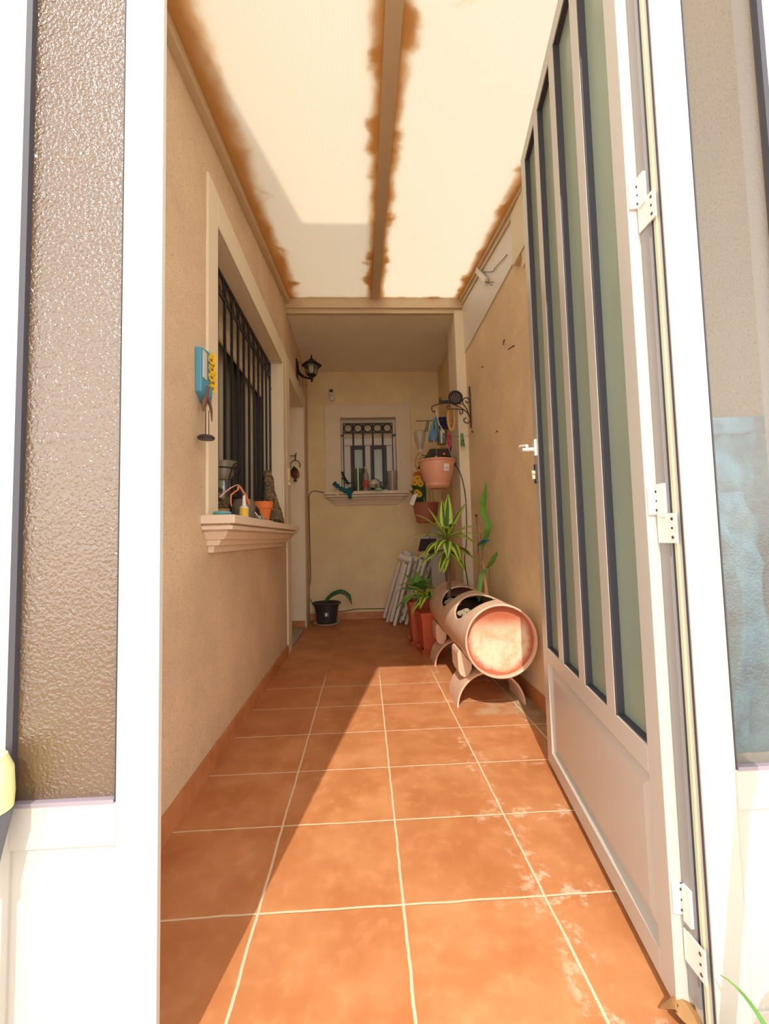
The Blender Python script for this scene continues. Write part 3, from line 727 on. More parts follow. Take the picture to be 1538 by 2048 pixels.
for yc in (2.30, 2.70):    # pale gravel heaped at the near side of each opening
    mb = MB()
    for k in range(260):
        a = random.uniform(0, 2*pi); q = sqrt(random.random()); r = random.uniform(0.004, 0.008)
        mb.ball((BC.x-0.090+0.045*q*cos(a), yc-0.01+0.10*q*sin(a), BC.z+0.078+0.028*(1-q)), r, 6, 4, (1, 1, .8), 0.15)
    tag(build('gravel', mb, 'gravel', pl_), kind='stuff')
# half-pipe feet
HR = 0.172
for y0, y1 in ((2.13, 2.34), (2.80, 3.0)):
    n = 40; cx = 0.605; vs = []; zt = 0.168
    for y in (y0, y1):
        for r_ in (HR, HR-0.009):
            for i in range(n+1):
                a = pi*i/n; vs.append((cx-r_*cos(a), y, (zt if r_ == HR else zt-0.009)*sin(a)))
    m_ = n+1; fs = []
    for i in range(n):
        o1, i1, o2, i2 = i, m_+i, 2*m_+i, 3*m_+i
        fs += [(o1, o1+1, o2+1, o2), (i1, i2, i2+1, i1+1), (o1, i1, i1+1, o1+1), (o2, o2+1, i2+1, i2)]
    fs += [(0, 2*m_, 3*m_, m_), (n, m_+n, 3*m_+n, 2*m_+n)]
    build('half_pipe_foot', MB().add(vs, fs), 'clay_pipe', pl_, smooth=True, ang=50)
for y0 in (2.17, 2.84):   # wedge-shaped chocks that keep the pipe from rolling
    pts = [(0.452, 0.245), (0.458, 0.262), (0.470, 0.264), (0.4765, 0.258), (0.490, 0.2365), (0.505, 0.2175), (0.525, 0.1985), (0.522, 0.166), (0.508, 0.140), (0.495, 0.131), (0.480, 0.131), (0.464, 0.142), (0.455, 0.165)]
    build('chock', MB().prism(pts, y0, 'y', 0.15), 'clay_pipe', pl_, bevel=0.003)

# ------------------------------------------------------------------ plants
def dracaena(name, label, base, h, crowns, pal, scale=1.0, seed=1, stalk=0.014):
    rnd = random.Random(seed); t = thing(name, label, 'plant', base)
    b = Vector(base)
    st_ = MB(); st_.tube(bez([b, b+Vector((0.006, 0, h*.5)), b+Vector((-0.004, 0, h))], 6), [stalk*(1-.25*i/12) for i in range(13)], 8)
    build('stem', st_, 'stem_brown', t, smooth=True)
    mb = MB()
    for (az, el, ln, wd, dz, droop) in crowns:
        a = radians(az); e = radians(el); d = Vector((cos(a)*cos(e), sin(a)*cos(e), sin(e))); p = b+Vector((-0.004, 0, h+dz)); pts = [p]; n = 9
        for k in range(n):
            d = (d+Vector((0, 0, -droop/n*(0.4+1.4*k/n)))).normalized(); p = p+d*ln*0.92/n; pts.append(p)
        w_ = [wd*(0.35+0.65*min(1, k/n*4))*(1-(k/n)**2.6)+0.0006 for k in range(n+1)]
        side = Vector((-sin(a), cos(a), 0)) if abs(el) < 80 else Vector((1, 0, 0))
        mb.blade(pts, [q_*1.75 for q_ in w_], side, fold=0.22)
    tag(build('leaves', mb, pal, t, smooth=True, ang=50), kind=None)
    return t
cr = []
spec = [(185, 52, .30, .022, .0, .9), (178, 22, .30, .020, -.01, .9), (150, 60, .24, .02, .02, .4), (100, 75, .26, .022, .02, .1), (60, 78, .30, .024, .02, .1), (20, 60, .30, .022, .01, .5),
        (5, 30, .30, .022, 0, .6), (-10, 20, .32, .020, -.01, .8), (-40, 30, .26, .022, -.02, 1.8), (-75, 10, .26, .022, -.04, 2.2), (-100, 15, .24, .022, -.03, 2.4), (-125, 20, .24, .020, -.03, 2.0),
        (-150, 15, .26, .022, -.03, 2.0), (200, 0, .28, .020, -.05, 1.0), (215, -5, .30, .018, -.08, .8), (30, 5, .28, .02, -.06, 1.2), (-20, -5, .30, .018, -.08, 1.0), (-60, -10, .24, .02, -.09, 1.4), (-110, -20, .22, .02, -.10, 1.2),
        (75, 40, .24, .02, -.01, .8), (120, 30, .26, .02, -.02, 1.0), (240, -20, .22, .018, -.10, 1.0), (260, 45, .20, .018, .01, 1.4), (285, 55, .2, .018, .01, 1.6)]
dracaena('dracaena', 'spiky dracaena with yellow-edged green leaves growing behind the pipe planter openings', (0.545, 2.82, 0.42), 0.42, spec, 'variegated_leaf', seed=3)
spec2 = [(170, 30, .24, .026, 0, 1.6), (150, 60, .22, .024, 0, 1.0), (200, 50, .22, .026, 0, 1.5), (240, 55, .22, .024, 0, 1.6), (280, 60, .20, .024, 0, 1.4), (310, 45, .2, .022, 0, 1.6), (90, 60, .22, .024, 0, .9), (30, 55, .2, .024, 0, 1.2),
         (225, 20, .24, .024, -.02, 1.8), (190, 5, .26, .022, -.03, 1.6), (265, 25, .22, .022, -.02, 2.0), (0, 75, .22, .022, 0, .6)]
dracaena('potted_plant', 'low plant with dark green drooping leaves in the tall terracotta pot', (0.425, 3.40, 0.345), 0.07, spec2, 'leaf_green', seed=5, stalk=0.01)
spec3 = [(200, 40, .26, .020, 0, 1.6), (220, 15, .26, .018, 0, 1.8), (185, 55, .2, .018, 0, 1.2), (240, 35, .24, .02, 0, 2.2), (150, 50, .2, .018, 0, 1.5), (260, 60, .2, .018, 0, 1.8)]
dracaena('potted_plant', 'small yellowing plant hanging over the front terracotta pot', (0.465, 3.13, 0.30), 0.09, spec3, 'variegated_leaf', seed=6, stalk=0.008)

def strap_cactus(mb, pts, wid, side, teeth=9, seed=1):
    """flat jungle-cactus stem with notched edges"""
    rnd = random.Random(seed); P = bez(pts, 8); n = len(P); side = Vector(side).normalized()
    W = []
    for i in range(n):
        t_ = i/(n-1); base_ = wid*(0.35+0.65*min(1, t_*5))*min(1, (1-t_)*5+0.12); W.append(base_*(0.82+0.18*abs(sin(t_*teeth*pi))))
    o = len(mb.v)
    for i, p in enumerate(P):
        d = (P[min(i+1, n-1)]-P[max(0, i-1)]).normalized(); u = (side-d*side.dot(d)).normalized(); q = u.cross(d)
        for a, h in ((-1, 0), (-.3, .12), (0, .3), (.3, .12), (1, 0), (.3, -.12), (0, -.3), (-.3, -.12)): mb.v.append(p+u*a*W[i]+q*h*wid*0.5)
    for i in range(n-1):
        for k in range(8): mb.f.append((o+i*8+k, o+i*8+(k+1) % 8, o+(i+1)*8+(k+1) % 8, o+(i+1)*8+k))
    mb.f.append(tuple(o+k for k in range(8))[::-1]); mb.f.append(tuple(o+(n-1)*8+k for k in range(8)))
ep = thing('strap_cactus', 'tall strap-leaved cactus tied upright in the front opening of the pipe planter', 'plant', (0.7, 2.467, 0.458))
mb = MB(); strap_cactus(mb, [(0.71, 2.492, 0.454), (0.72, 2.479, 0.58), (0.735, 2.53, 0.648)], 0.010, (0, 1, .1), 5)
strap_cactus(mb, [(0.66, 2.504, 0.454), (0.67, 2.532, 0.517), (0.69, 2.527, 0.606), (0.71, 2.485, 0.652)], 0.014, (1, -.6, 0), 4)
build('stem', mb, 'leaf_green', ep, smooth=True)
mb = MB(); strap_cactus(mb, [(0.745, 2.706, 0.748), (0.75, 2.596, 0.855), (0.755, 2.584, 0.91), (0.76, 2.691, 0.987), (0.76, 2.68, 1.067), (0.76, 2.61, 1.17)], 0.024, (1, .3, 0), 10)
build('stem', mb, 'leaf_green', ep, smooth=True)
mb = MB(); strap_cactus(mb, [(0.735, 2.552, 0.644), (0.735, 2.476, 0.681), (0.735, 2.362, 0.749)], 0.020, (1, .4, 0), 3)
build('stem', mb, 'leaf_green', ep, smooth=True)
mb = MB().tube([(0.69, 2.591, 0.464), (0.74, 2.673, 0.686), (0.765, 2.781, 0.811)], 0.0022, 6); build('support_stick', mb, 'stem_brown', ep)
mb = MB().tube([(0.7, 2.472, 0.494), (0.73, 2.638, 0.682)], [0.010, 0.002], 6, flat=0.3); build('dry_stalk', mb, 'wood_frame', ep)
mb = MB()
for k in range(4): mb.tube(bez([(0.745, 2.811, 0.778), (Vector((0.73, 2.621, 0.803))+Vector((0, 0, 0.006*k-.01))), (0.745, 2.542, 0.812)], 6), 0.003, 6)
mb.tube(bez([(0.745, 2.811, 0.778), (0.74, 2.783, 0.752), (0.74, 2.801, 0.719)], 4), 0.0025, 6)
build('tie', mb, 'teal_cloth', ep, smooth=True)

# dried twig on the wall
mb = MB().tube(bez([(0.8, 2.982, 0.564), (0.815, 3.056, 0.809), (0.822, 3.113, 0.985)], 6), 0.0016, 5).ball((0.82, 3.105, 0.989), 0.009, 8, 6, jit=.3).tube(bez([(0.81, 2.957, 0.816), (0.82, 3.001, 0.851)], 4), 0.002, 5)
build1('dry_twig', mb, 'stem_brown', 'thin dry twig with a shrivelled head against the right wall', 'twig')

# ------------------------------------------------------------------ terracotta plastic pots with square saucers
def square_pot(label, cx, cy, w_, h, rot=0.1):
    t = thing('square_pot', label, 'plant pot', (cx, cy, 0), rot, local=True)
    def sq(r, z): return [(-r, -r, z), (r, -r, z), (r, r, z), (-r, r, z)]
    b = w_*0.36; c = w_*0.5; z0 = 0.025
    mb = MB().hexa(sq(b, z0), sq(c-0.008, h-0.035)); mb.hexa(sq(c, h-0.035), sq(c+0.002, h-0.004))
    o = len(mb.v); mb.v += [Vector(p) for p in sq(c+0.002, h-0.004)+sq(c-0.012, h-0.004)+sq(c-0.02, h-0.035)]
    mb.f += [(o+k, o+(k+1) % 4, o+4+(k+1) % 4, o+4+k) for k in range(4)]+[(o+4+k, o+4+(k+1) % 4, o+8+(k+1) % 4, o+8+k) for k in range(4)]
    build('pot', mb, 'pot_terracotta', t, bevel=0.004)
    build('soil', MB().hexa(sq(c-0.021, h-0.045), sq(c-0.016, h-0.028)), 'soil', t)
    s_ = w_*0.5; mb = MB().hexa(sq(s_*.86, 0.0), sq(s_*.90, 0.006))
    o = len(mb.v); mb.v += [Vector(p) for p in sq(s_*.88, 0.006)+sq(s_, 0.034)+sq(s_-.008, 0.034)+sq(s_*.84, 0.008)]
    for j in range(3): mb.f += [(o+4*j+k, o+4*j+(k+1) % 4, o+4*j+4+(k+1) % 4, o+4*j+4+k) for k in range(4)]
    build('saucer', mb, 'pot_terracotta', t)
    return t
square_pot('tall square terracotta plastic pot, the back one beside the folded white furniture', 0.425, 3.44, 0.20, 0.345, 0.05)
square_pot('square terracotta plastic pot on a square saucer, the front one beside the pipe planter', 0.465, 3.17, 0.185, 0.30, 0.12)

# ------------------------------------------------------------------ black pot
BP = (-0.40, 4.33, 0)
t = thing('flower_pot', 'black plastic plant pot with a white and blue sticker, standing on a pale saucer', 'plant pot', (BP[0], BP[1], 0.018))
build('pot', MB().lathe([(0.0001, 0.020), (0.095, 0.020), (0.118, 0.17), (0.122, 0.172), (0.124, 0.195), (0.142, 0.198), (0.146, 0.206), (0.142, 0.213), (0.130, 0.213), (0.122, 0.195), (0.0001, 0.185)], BP, 48), 'pot_black', t, smooth=True, ang=30)
build('soil', MB().lathe([(0.0001, 0.186), (0.12, 0.188), (0.121, 0.193), (0.06, 0.199), (0.0001, 0.201)], BP, 32), 'soil', t, smooth=True)
def arc_label(mb, c, r, a0, a1, z0, z1, taper=0.0, th=0.0012):
    n = 8; vs = []
    for i in range(n+1):
        a = a0+(a1-a0)*i/n
        for z, rr in ((z0, r), (z1, r+taper)): vs += [(c[0]+rr*cos(a), c[1]+rr*sin(a), z), (c[0]+(rr+th)*cos(a), c[1]+(rr+th)*sin(a), z)]
    fs = []
    for i in range(n):
        a = 4*i; fs += [(a+1, a+5, a+7, a+3), (a, a+2, a+6, a+4), (a, a+4, a+5, a+1), (a+2, a+3, a+7, a+6)]
    fs += [(0, 1, 3, 2), (4*n, 4*n+2, 4*n+3, 4*n+1)]; return mb.add(vs, fs)
build('sticker', arc_label(MB(), BP, 0.1057, radians(-94), radians(-82), 0.09, 0.125, 0.0053), 'sticker', t)
build('sticker', arc_label(arc_label(MB(), BP, 0.1057, radians(-81), radians(-73), 0.09, 0.101, 0.0017), BP, 0.1089, radians(-81), radians(-73), 0.111, 0.125, 0.0021), 'sticker_blue', t)['label'] = 'blue printed half of the sticker'
tag(build('saucer', MB().lathe([(0.0001, 0), (0.115, 0), (0.132, 0.012), (0.134, 0.018), (0.126, 0.018), (0.110, 0.008), (0.0001, 0.007)], BP, 40), 'saucer_cream', loc=BP, smooth=True), 'round cream plastic saucer under the black plant pot', 'saucer')
t = thing('strap_cactus', 'single arching green cactus stem growing out of the black pot', 'plant', (BP[0], BP[1], 0.2))
mb = MB(); strap_cactus(mb, [(-0.425, 4.32, 0.195), (-0.39, 4.32, 0.245), (-0.33, 4.31, 0.295), (-0.25, 4.30, 0.315), (-0.18, 4.29, 0.275), (-0.145, 4.28, 0.185)], 0.026, (0.1, .5, 1), 13)
mb.v = [v for v in mb.v]; build('stem', mb, 'cactus_green', t, smooth=True)

# ------------------------------------------------------------------ folded white plastic furniture against the back right corner
def leaning(label, feet, top, w_, nslat, thick=0.030, slat=0.030, gap=0.012, hooks=False, name='folding_chair'):
    """folded slatted frame: feet (x,y) on the floor, top point, width direction along +y mostly"""
    f0 = Vector((feet[0], feet[1], 0.0)); tp = Vector(top); d = (tp-f0); L = d.length; d.normalize()
    side = Vector((0.45, 1, 0)).normalized(); side = (side-d*side.dot(d)).normalized(); nn = d.cross(side)
    t = thing(name, label, 'folding chair', tuple(f0), group='folded white garden chairs')
    def bar(name, a, b, w, th, mat='white_plastic'):
        a = Vector(a); b = Vector(b); e = (b-a).normalized(); s2 = e.cross(nn).normalized(); w = w*1.1 if name == 'leg' else w
        A_ = [a-s2*w/2-nn*th/2, a+s2*w/2-nn*th/2, a+s2*w/2+nn*th/2, a-s2*w/2+nn*th/2]; B_ = [p+(b-a) for p in A_]
        return build(name, MB().hexa(A_, B_), mat, t, bevel=0.004)
    for q in (0, 1):
        bar('leg', f0+side*w_*q+d*0.004, tp+side*w_*q-d*0.02, 0.034, thick)
        bar('leg', f0+side*(w_*q)+nn*0.044+d*0.03, tp+side*w_*q+nn*0.040-d*0.08, 0.030, thick)
    for q in (0, 1): build('arm_hinge', MB().tube([tp+side*w_*q-nn*0.012-d*0.03, tp+side*w_*q+nn*0.060-d*0.03], 0.034, 18), 'white_plastic', t, bevel=0.003)
    for k in range(nslat):
        s_ = L*(0.14+0.78*k/(nslat-1)); bar('slat', f0+d*s_+side*0.012, f0+d*s_+side*(w_-0.012), slat, 0.012)
    return t
leaning('folded white plastic chair frame nearest the camera, leaning in the back right corner', (0.204, 4.315, 0)[:2], (0.386, 4.08, 0.663), 0.13, 7)
leaning('folded white plastic chair frame leaning second from the left in the corner', (0.261, 4.111, 0)[:2], (0.441, 4.06, 0.652), 0.18, 7)
leaning('folded white plastic chair frame standing closest to the terracotta pots', (0.373, 4.139, 0)[:2], (0.616, 4.2, 0.681), 0.22, 6)
leaning('tallest folded white chair frame at the back of the stack', (0.439, 4.301, 0)[:2], (0.646, 4.3, 0.849), 0.14, 9)
mb = MB()
a = Vector((0.553, 4.22, 0.821)); mb.hexa([a+Vector(p) for p in ((0, 0, 0), (.16, .03, 0), (.155, .06, 0), (0, .03, 0))], [a+Vector(p) for p in ((-.03, 0, -.12), (.13, .03, -.16), (.13, .06, -.16), (-.03, .03, -.12))])
build1('folded_cloth', mb, 'charcoal_cloth', 'dark charcoal cloth hung over the tall folded chair frame', 'cloth', bevel=0.006)
t = thing('folding_table', 'pale folding table top leaning upright behind the dracaena', 'table', (0.74, 4.34, 0))
mb = MB(); mb.hexa([(0.665, 4.30, 0.012), (0.82, 4.34, 0.012), (0.82, 4.37, 0.012), (0.665, 4.33, 0.012)], [(0.672, 4.40, 0.92), (0.82, 4.46, 0.95), (0.82, 4.49, 0.95), (0.672, 4.43, 0.92)])
build('table_top', mb, 'white_plastic', t, bevel=0.006)
for x in (0.69, 0.79): build('leg', MB().box(x-0.012, x+0.012, 4.43, 4.45, 0, 0.5), 'white_plastic', t)

# ------------------------------------------------------------------ cables
mb = MB().tube(bez([(-0.201, 4.46, 1.362), (-0.296, 4.46, 1.327), (-0.426, 4.517, 1.336), (-0.532, 4.522, 1.355), (-0.58, 4.522, 1.313), (-0.586, 4.522, 1.207), (-0.582, 4.522, 0.733), (-0.581, 4.522, 0.42), (-0.609, 4.522, 0.317), (-0.589, 4.52, 0.223), (-0.517, 4.515, 0.124), (-0.435, 4.515, 0.085), (-0.227, 4.515, 0.089), (-0.097, 4.522, 0.104), (0.244, 4.522, 0.099), (0.614, 4.522, 0.097)], 6), 0.0042, 6)
build1('cable', mb, 'cable_brown', 'thin brown cable running from the back window sill down and along the back wall', 'cable', smooth=True)
mb = MB().tube(bez([(0.69, 3.2, 1.403), (0.741, 3.23, 1.329), (0.773, 3.25, 1.215), (0.786, 3.26, 1.079), (0.78, 3.26, 0.809), (0.759, 3.26, 0.656), (0.779, 3.26, 0.465), (0.778, 3.26, 0.351)], 6), 0.0034, 6)
build1('cable', mb, 'black_rubber', 'thin black cable hanging in front of the cream post from the pink pot', 'cable', smooth=True)

# ------------------------------------------------------------------ snail bracket
SY = 3.147
t = thing('snail_bracket', 'black wrought-iron wall bracket topped by a snail, holding the pink pot', 'bracket', (0.82, SY, 1.65))
mb = MB().tube([(0.817, SY, 1.975), (0.817, SY, 1.655)], 0.006, 6)
for pts in ([(0.817, 3.147, 1.724), (0.795, 3.147, 1.771), (0.747, 3.147, 1.81), (0.683, 3.147, 1.841), (0.61, 3.147, 1.846), (0.541, 3.147, 1.831), (0.522, 3.147, 1.808), (0.536, 3.147, 1.781), (0.555, 3.147, 1.796)],
            [(0.817, 3.147, 1.724), (0.789, 3.147, 1.801), (0.76, 3.147, 1.852), (0.773, 3.147, 1.883), (0.803, 3.147, 1.886), (0.814, 3.147, 1.859), (0.794, 3.147, 1.848), (0.783, 3.147, 1.867)],
            [(0.817, 3.147, 1.724), (0.8, 3.147, 1.693), (0.77, 3.147, 1.702), (0.767, 3.147, 1.725), (0.786, 3.147, 1.732)],
            [(0.769, 3.147, 1.794), (0.708, 3.147, 1.802), (0.651, 3.147, 1.803), (0.64, 3.147, 1.826), (0.66, 3.147, 1.83), (0.659, 3.147, 1.811)],
            [(0.758, 3.147, 1.802), (0.757, 3.147, 1.771), (0.741, 3.147, 1.763), (0.738, 3.147, 1.787)]):
    mb.tube(bez(pts, 8), 0.0042, 6)
build('bracket_frame', mb, 'brown_iron', t, smooth=True)
SC = (0.708, 3.147, 1.891)
sp = build('snail_shell', MB().lathe([(0.0001, -0.005), (0.052, -0.005), (0.056, 0), (0.052, 0.005), (0.0001, 0.005)], SC, 40, 'y'), 'black_iron', t, smooth=True, ang=40)
mb = MB(); pts = []
for k in range(90):
    a = -k/89*2*pi*2.7; r = 0.003+0.036*(k/89); pts.append((SC[0]+r*cos(a+1), SC[1]-0.0062, SC[2]+r*sin(a+1)))
build('shell_spiral', mb.tube(pts, 0.0016, 5), 'spiral_silver', sp, smooth=True)
mb = MB(); x0, z0 = SC[0], SC[2]
mb.prism([(x0+.045, z0-.052), (x0-.055, z0-.048), (x0-.095, z0-.042), (x0-.128, z0-.040), (x0-.128, z0-.022), (x0-.118, z0-.012), (x0-.100, z0-.022), (x0-.06, z0-.020), (x0-.03, z0-.02), (x0+.02, z0-.03)], SY-0.004, 'y', 0.008)
mb.tube([(x0-.122, SY, z0-.018), (x0-.135, SY, z0+.006)], 0.0018, 5).tube([(x0-.116, SY, z0-.016), (x0-.118, SY, z0+.010)], 0.0018, 5)
build('snail_body', mb, 'black_iron', t)

# ------------------------------------------------------------------ hanging pots
PC = (0.548, SY, 0)
t = thing('hanging_pot', 'pink plastic hanging pot with a white price label, under the snail bracket', 'hanging pot', (PC[0], PC[1], 1.19))
build('pot', MB().lathe([(0.0001, 1.235), (0.088, 1.235), (0.108, 1.28), (0.126, 1.35), (0.131, 1.395), (0.139, 1.398), (0.141, 1.406), (0.137, 1.410), (0.126, 1.408), (0.120, 1.36), (0.0001, 1.35)], PC, 48), 'pot_pink', t, smooth=True, ang=35)
build('saucer', MB().lathe([(0.0001, 1.198), (0.070, 1.198), (0.088, 1.215), (0.092, 1.236), (0.0001, 1.236)], PC, 40), 'pot_pink', t, smooth=True, ang=35)
build('soil', MB().lathe([(0.0001, 1.36), (0.122, 1.385), (0.0001, 1.395)], PC, 32), 'soil', t, smooth=True)
mb = MB()
for a in (200, 320, 80): mb.tube([(PC[0]+0.134*cos(radians(a)), PC[1]+0.134*sin(radians(a)), 1.40), (0.548, SY, 1.785)], 0.0018, 5)
build('hanger', mb, 'spiral_silver', t)
a = radians(-90+22); r0 = 0.1245
build('price_label', arc_label(MB(), PC, 0.1215, radians(-76), radians(-56), 1.315, 1.365, 0.0075), 'sticker', t)
mb = MB()
for z in (1.33, 1.337): arc_label(mb, PC, 0.1240+(z-1.315)*0.14, radians(-71), radians(-61), z, z+0.0025, 0.0004, 0.0015)
build('label_print', mb, 'print_grey', t.children[-1])
# dark twiggy remains and buds in that pot
t = thing('withered_plant', 'withered dark plant with small orange buds in the pink hanging pot', 'plant', (PC[0], PC[1], 1.39))
rnd = random.Random(4); mb = MB()
for k in range(46):
    a = rnd.uniform(0, 2*pi); r = rnd.uniform(0, .10); b = Vector((PC[0]+r*cos(a), PC[1]+r*sin(a), 1.385)); d = Vector((rnd.uniform(-.09, .09), rnd.uniform(-.06, .06), rnd.uniform(.02, .085)))
    mb.tube(bez([b, b+d*.6+Vector((0, 0, .01)), b+d], 4), [0.0026]*8+[0.001], 5)
build('stem', mb, 'dark_basket', t)
mb = MB()
for p in ((0.589, 3.06, 1.442), (0.529, 3.06, 1.421), (0.565, 3.06, 1.413)): mb.ball(p, 0.009, 10, 8, (1.2, 1, .9))
build('bud', mb, 'orange_plastic', t, smooth=True)
tb = thing('planter_tray', 'dark brown tapered planting tray hanging behind the pink pot', 'tray', (0.60, 3.44, 1.42))
build('tray', MB().hexa([(0.46, 3.36, 1.42), (0.735, 3.36, 1.42), (0.735, 3.52, 1.42), (0.46, 3.52, 1.42)], [(0.54, 3.38, 1.55), (0.69, 3.38, 1.55), (0.69, 3.50, 1.55), (0.54, 3.50, 1.55)]), 'dark_basket', tb, bevel=0.004)
build('tray_rim', MB().box(0.452, 0.743, 3.352, 3.528, 1.41, 1.425), 'dark_basket', tb, bevel=0.003)
# lower hanging pot with artificial sunflowers
Q = (0.585, 4.05, 0)
t = thing('hanging_pot', 'smaller reddish-brown hanging pot below and behind the pink one', 'hanging pot', (Q[0], Q[1], 0.98))
build('pot', MB().lathe([(0.0001, 1.0), (0.092, 1.0), (0.108, 1.05), (0.124, 1.15), (0.131, 1.153), (0.132, 1.166), (0.120, 1.166), (0.112, 1.10), (0.0001, 1.09)], Q, 40), 'pot_brown', t, smooth=True, ang=35)
build('saucer', MB().lathe([(0.0001, 0.972), (0.078, 0.972), (0.096, 0.985), (0.1, 1.002), (0.0001, 1.002)], Q, 40), 'pot_brown', t, smooth=True, ang=35)
mb = MB()
for a in (180, 300, 60): mb.tube([(Q[0]+0.127*cos(radians(a)), Q[1]+0.127*sin(radians(a)), 1.16), (Q[0]+.02, Q[1], 1.62)], 0.0018, 5)
build('hanger', mb, 'brown_iron', t)
# wall arm carrying the lower pot and the odds and ends
t = thing('hanging_rack', 'thin dark metal rack on the right wall from which bags and tools hang', 'rack', (0.82, 4.05, 1.6))
build('pot_arm', MB().tube(bez([(0.828, 4.05, 1.62), (0.70, 4.05, 1.64), (0.60, 4.05, 1.62), (0.56, 4.05, 1.64)], 6), 0.005, 6), 'brown_iron', t, smooth=True)
build('utility_arm', MB().tube([(0.828, 3.62, 1.845), (0.46, 3.62, 1.845)], 0.0035, 6), 'brown_iron', t, smooth=True)
build('arm_brace', MB().tube([(0.826, 3.62, 1.845), (0.826, 4.05, 1.62)], 0.004, 6), 'brown_iron', t)
t = thing('sunflower_bouquet', 'bunch of yellow and orange artificial flowers with a white tag in the lower hanging pot', 'artificial flowers', (Q[0]-.07, Q[1]-.06, 1.13))
rnd = random.Random(9)
def flower(mb, c, r, n, nrm, cup=0.3):
    c = Vector(c); nrm = Vector(nrm).normalized(); u, v = mb.frame(nrm)
    for k in range(n):
        a = 2*pi*k/n+rnd.uniform(-.1, .1); d = u*cos(a)+v*sin(a); s_ = nrm.cross(d)
        pts = [c+d*r*q+nrm*(r*cup*q) for q in (0.15, .45, .75, 1.0)]
        mb.blade(pts, [r*.10, r*.17, r*.15, r*.02], s_, th=0.0008, fold=.1)
FL = [((0.499, 3.93, 1.386), 'y'), ((0.469, 3.92, 1.348), 'y'), ((0.522, 3.9, 1.33), 'y'), ((0.482, 3.9, 1.252), 'y'), ((0.505, 3.9, 1.233), 'y'), ((0.552, 3.94, 1.396), 'o'), ((0.517, 3.95, 1.431), 'o'), ((0.49, 3.96, 1.424), 'o'), ((0.58, 3.94, 1.372), 'o'), ((0.558, 3.97, 1.443), 'o')]
for m_, nm in (('y', 'yellow_petal'), ('o', 'orange_petal')):
    for p, q in FL:
        if q != m_: continue
        mb = MB(); flower(mb, p, 0.034, 12, (rnd.uniform(-.4, .3), -1, rnd.uniform(-.1, .5))); fl_ = build('flower_head', mb, nm, t)
        build('flower_centre', MB().ball(Vector(p)+Vector((0, -.006, 0)), 0.009, 10, 6, (1, .6, 1)), 'dry_leaf', fl_, smooth=True)
mb = MB()
for k in range(26):
    b = Vector((Q[0]-.05+rnd.uniform(-.04, .05), Q[1]-.03, 1.10)); e = Vector((0.505, 3.95, 1.337))+Vector((rnd.uniform(-.07, .07), rnd.uniform(0, .05), rnd.uniform(-.08, .05)))
    d = e-b; mb.blade([b+d*q+Vector((0, 0, .02*sin(pi*q))) for q in (0, .3, .6, .85, 1)], [.003, .008, .012, .009, .001], (1, .2, 0), th=0.0008)
build('foliage', mb, 'cactus_green', t)
mb = MB().tube(bez([(0.52, 3.97, 1.434), (0.489, 3.97, 1.52), (0.502, 3.98, 1.593), (0.528, 3.99, 1.643)], 5), [0.008, 0.010, .006, .009]*4, 6, flat=.4)
build('ribbon', mb, 'orange_petal', t)
build('ribbon', MB().tube(bez([(0.462, 3.93, 1.223), (0.435, 3.93, 1.256), (0.417, 3.93, 1.28)], 5), 0.008, 6, flat=.4), 'orange_petal', t)
A_ = Vector((0.468, 3.86, 1.229))
build('tag', MB().hexa([A_+Vector(p) for p in ((-.022, 0, 0), (.022, 0, .012), (.022, .002, .012), (-.022, .002, 0))], [A_+Vector(p) for p in ((-.058, 0, -.085), (-.020, 0, -.10), (-.020, .002, -.10), (-.058, .002, -.085))]), 'sticker', t)

# ------------------------------------------------------------------ odds and ends hanging behind the snail
LY = 3.62
def hang(name, mb, mat, label, cat, **k): return build1(name, mb, mat, label, cat, **k)
mb = MB(); P0 = Vector((0.626, 3.58, 1.871))
n = 14; vs = []
ring_pts = [(0, .006), (-.03, .02), (-.06, .032), (-.09, .036), (-.13, .040), (-.17, .042), (-.205, .040), (-.22, .030)]
for j, (dz, w_) in enumerate(ring_pts):
    for k in range(n):
        a = 2*pi*k/n; rr = w_*(1+.18*sin(3*a+j)); vs.append(P0+Vector((rr*cos(a)-.028*j/7, rr*.55*sin(a), dz)))
fs = [(j*n+k, j*n+(k+1) % n, (j+1)*n+(k+1) % n, (j+1)*n+k) for j in range(len(ring_pts)-1) for k in range(n)]+[tuple(range(n))[::-1], tuple((len(ring_pts)-1)*n+k for k in range(n))]
hang('plastic_bag', mb.add(vs, fs), 'blue_film', 'crumpled light blue plastic bag hanging above the pink pot', 'bag', smooth=True)
def peg(c, mat, label, tilt=0.1, L=0.085, grp='clothes pegs on the wire'):
    c = Vector(c); t = thing('clothes_peg', label, 'clothes peg', tuple(c), group=grp)
    for s_ in (-1, 1):
        a = c+Vector((s_*.006-tilt*L/2, 0, L/2)); b = c+Vector((s_*.009+tilt*L/2, 0, -L/2))
        build('peg_half', MB().hexa([a+Vector(p) for p in ((-.0045, -.006, 0), (.0045, -.006, 0), (.0045, .006, 0), (-.0045, .006, 0))], [b+Vector(p) for p in ((-.005, -.006, 0), (.005, -.006, 0), (.005, .006, 0), (-.005, .006, 0))]), mat, t, bevel=0.0015)
    build('peg_spring', MB().tube(circ((c.x, c.y-.007, c.z+.004), .006, 12, 'xz'), .0014, 5, closed=True), 'spiral_silver', t)
peg((0.76, 3.2, 1.58), 'green_plastic', 'bright green clothes peg clipped on the wire in front of the cream post', 0.02, 0.095)
peg((0.763, 3.2, 1.553), 'green_plastic', 'lower green clothes peg of the pair in front of the cream post', 0.06, 0.06)
peg((0.73, 3.55, 1.658), 'pink_plastic', 'bright pink clothes peg, the upper of the pink pair beside the tin bucket', 0.0, 0.10)
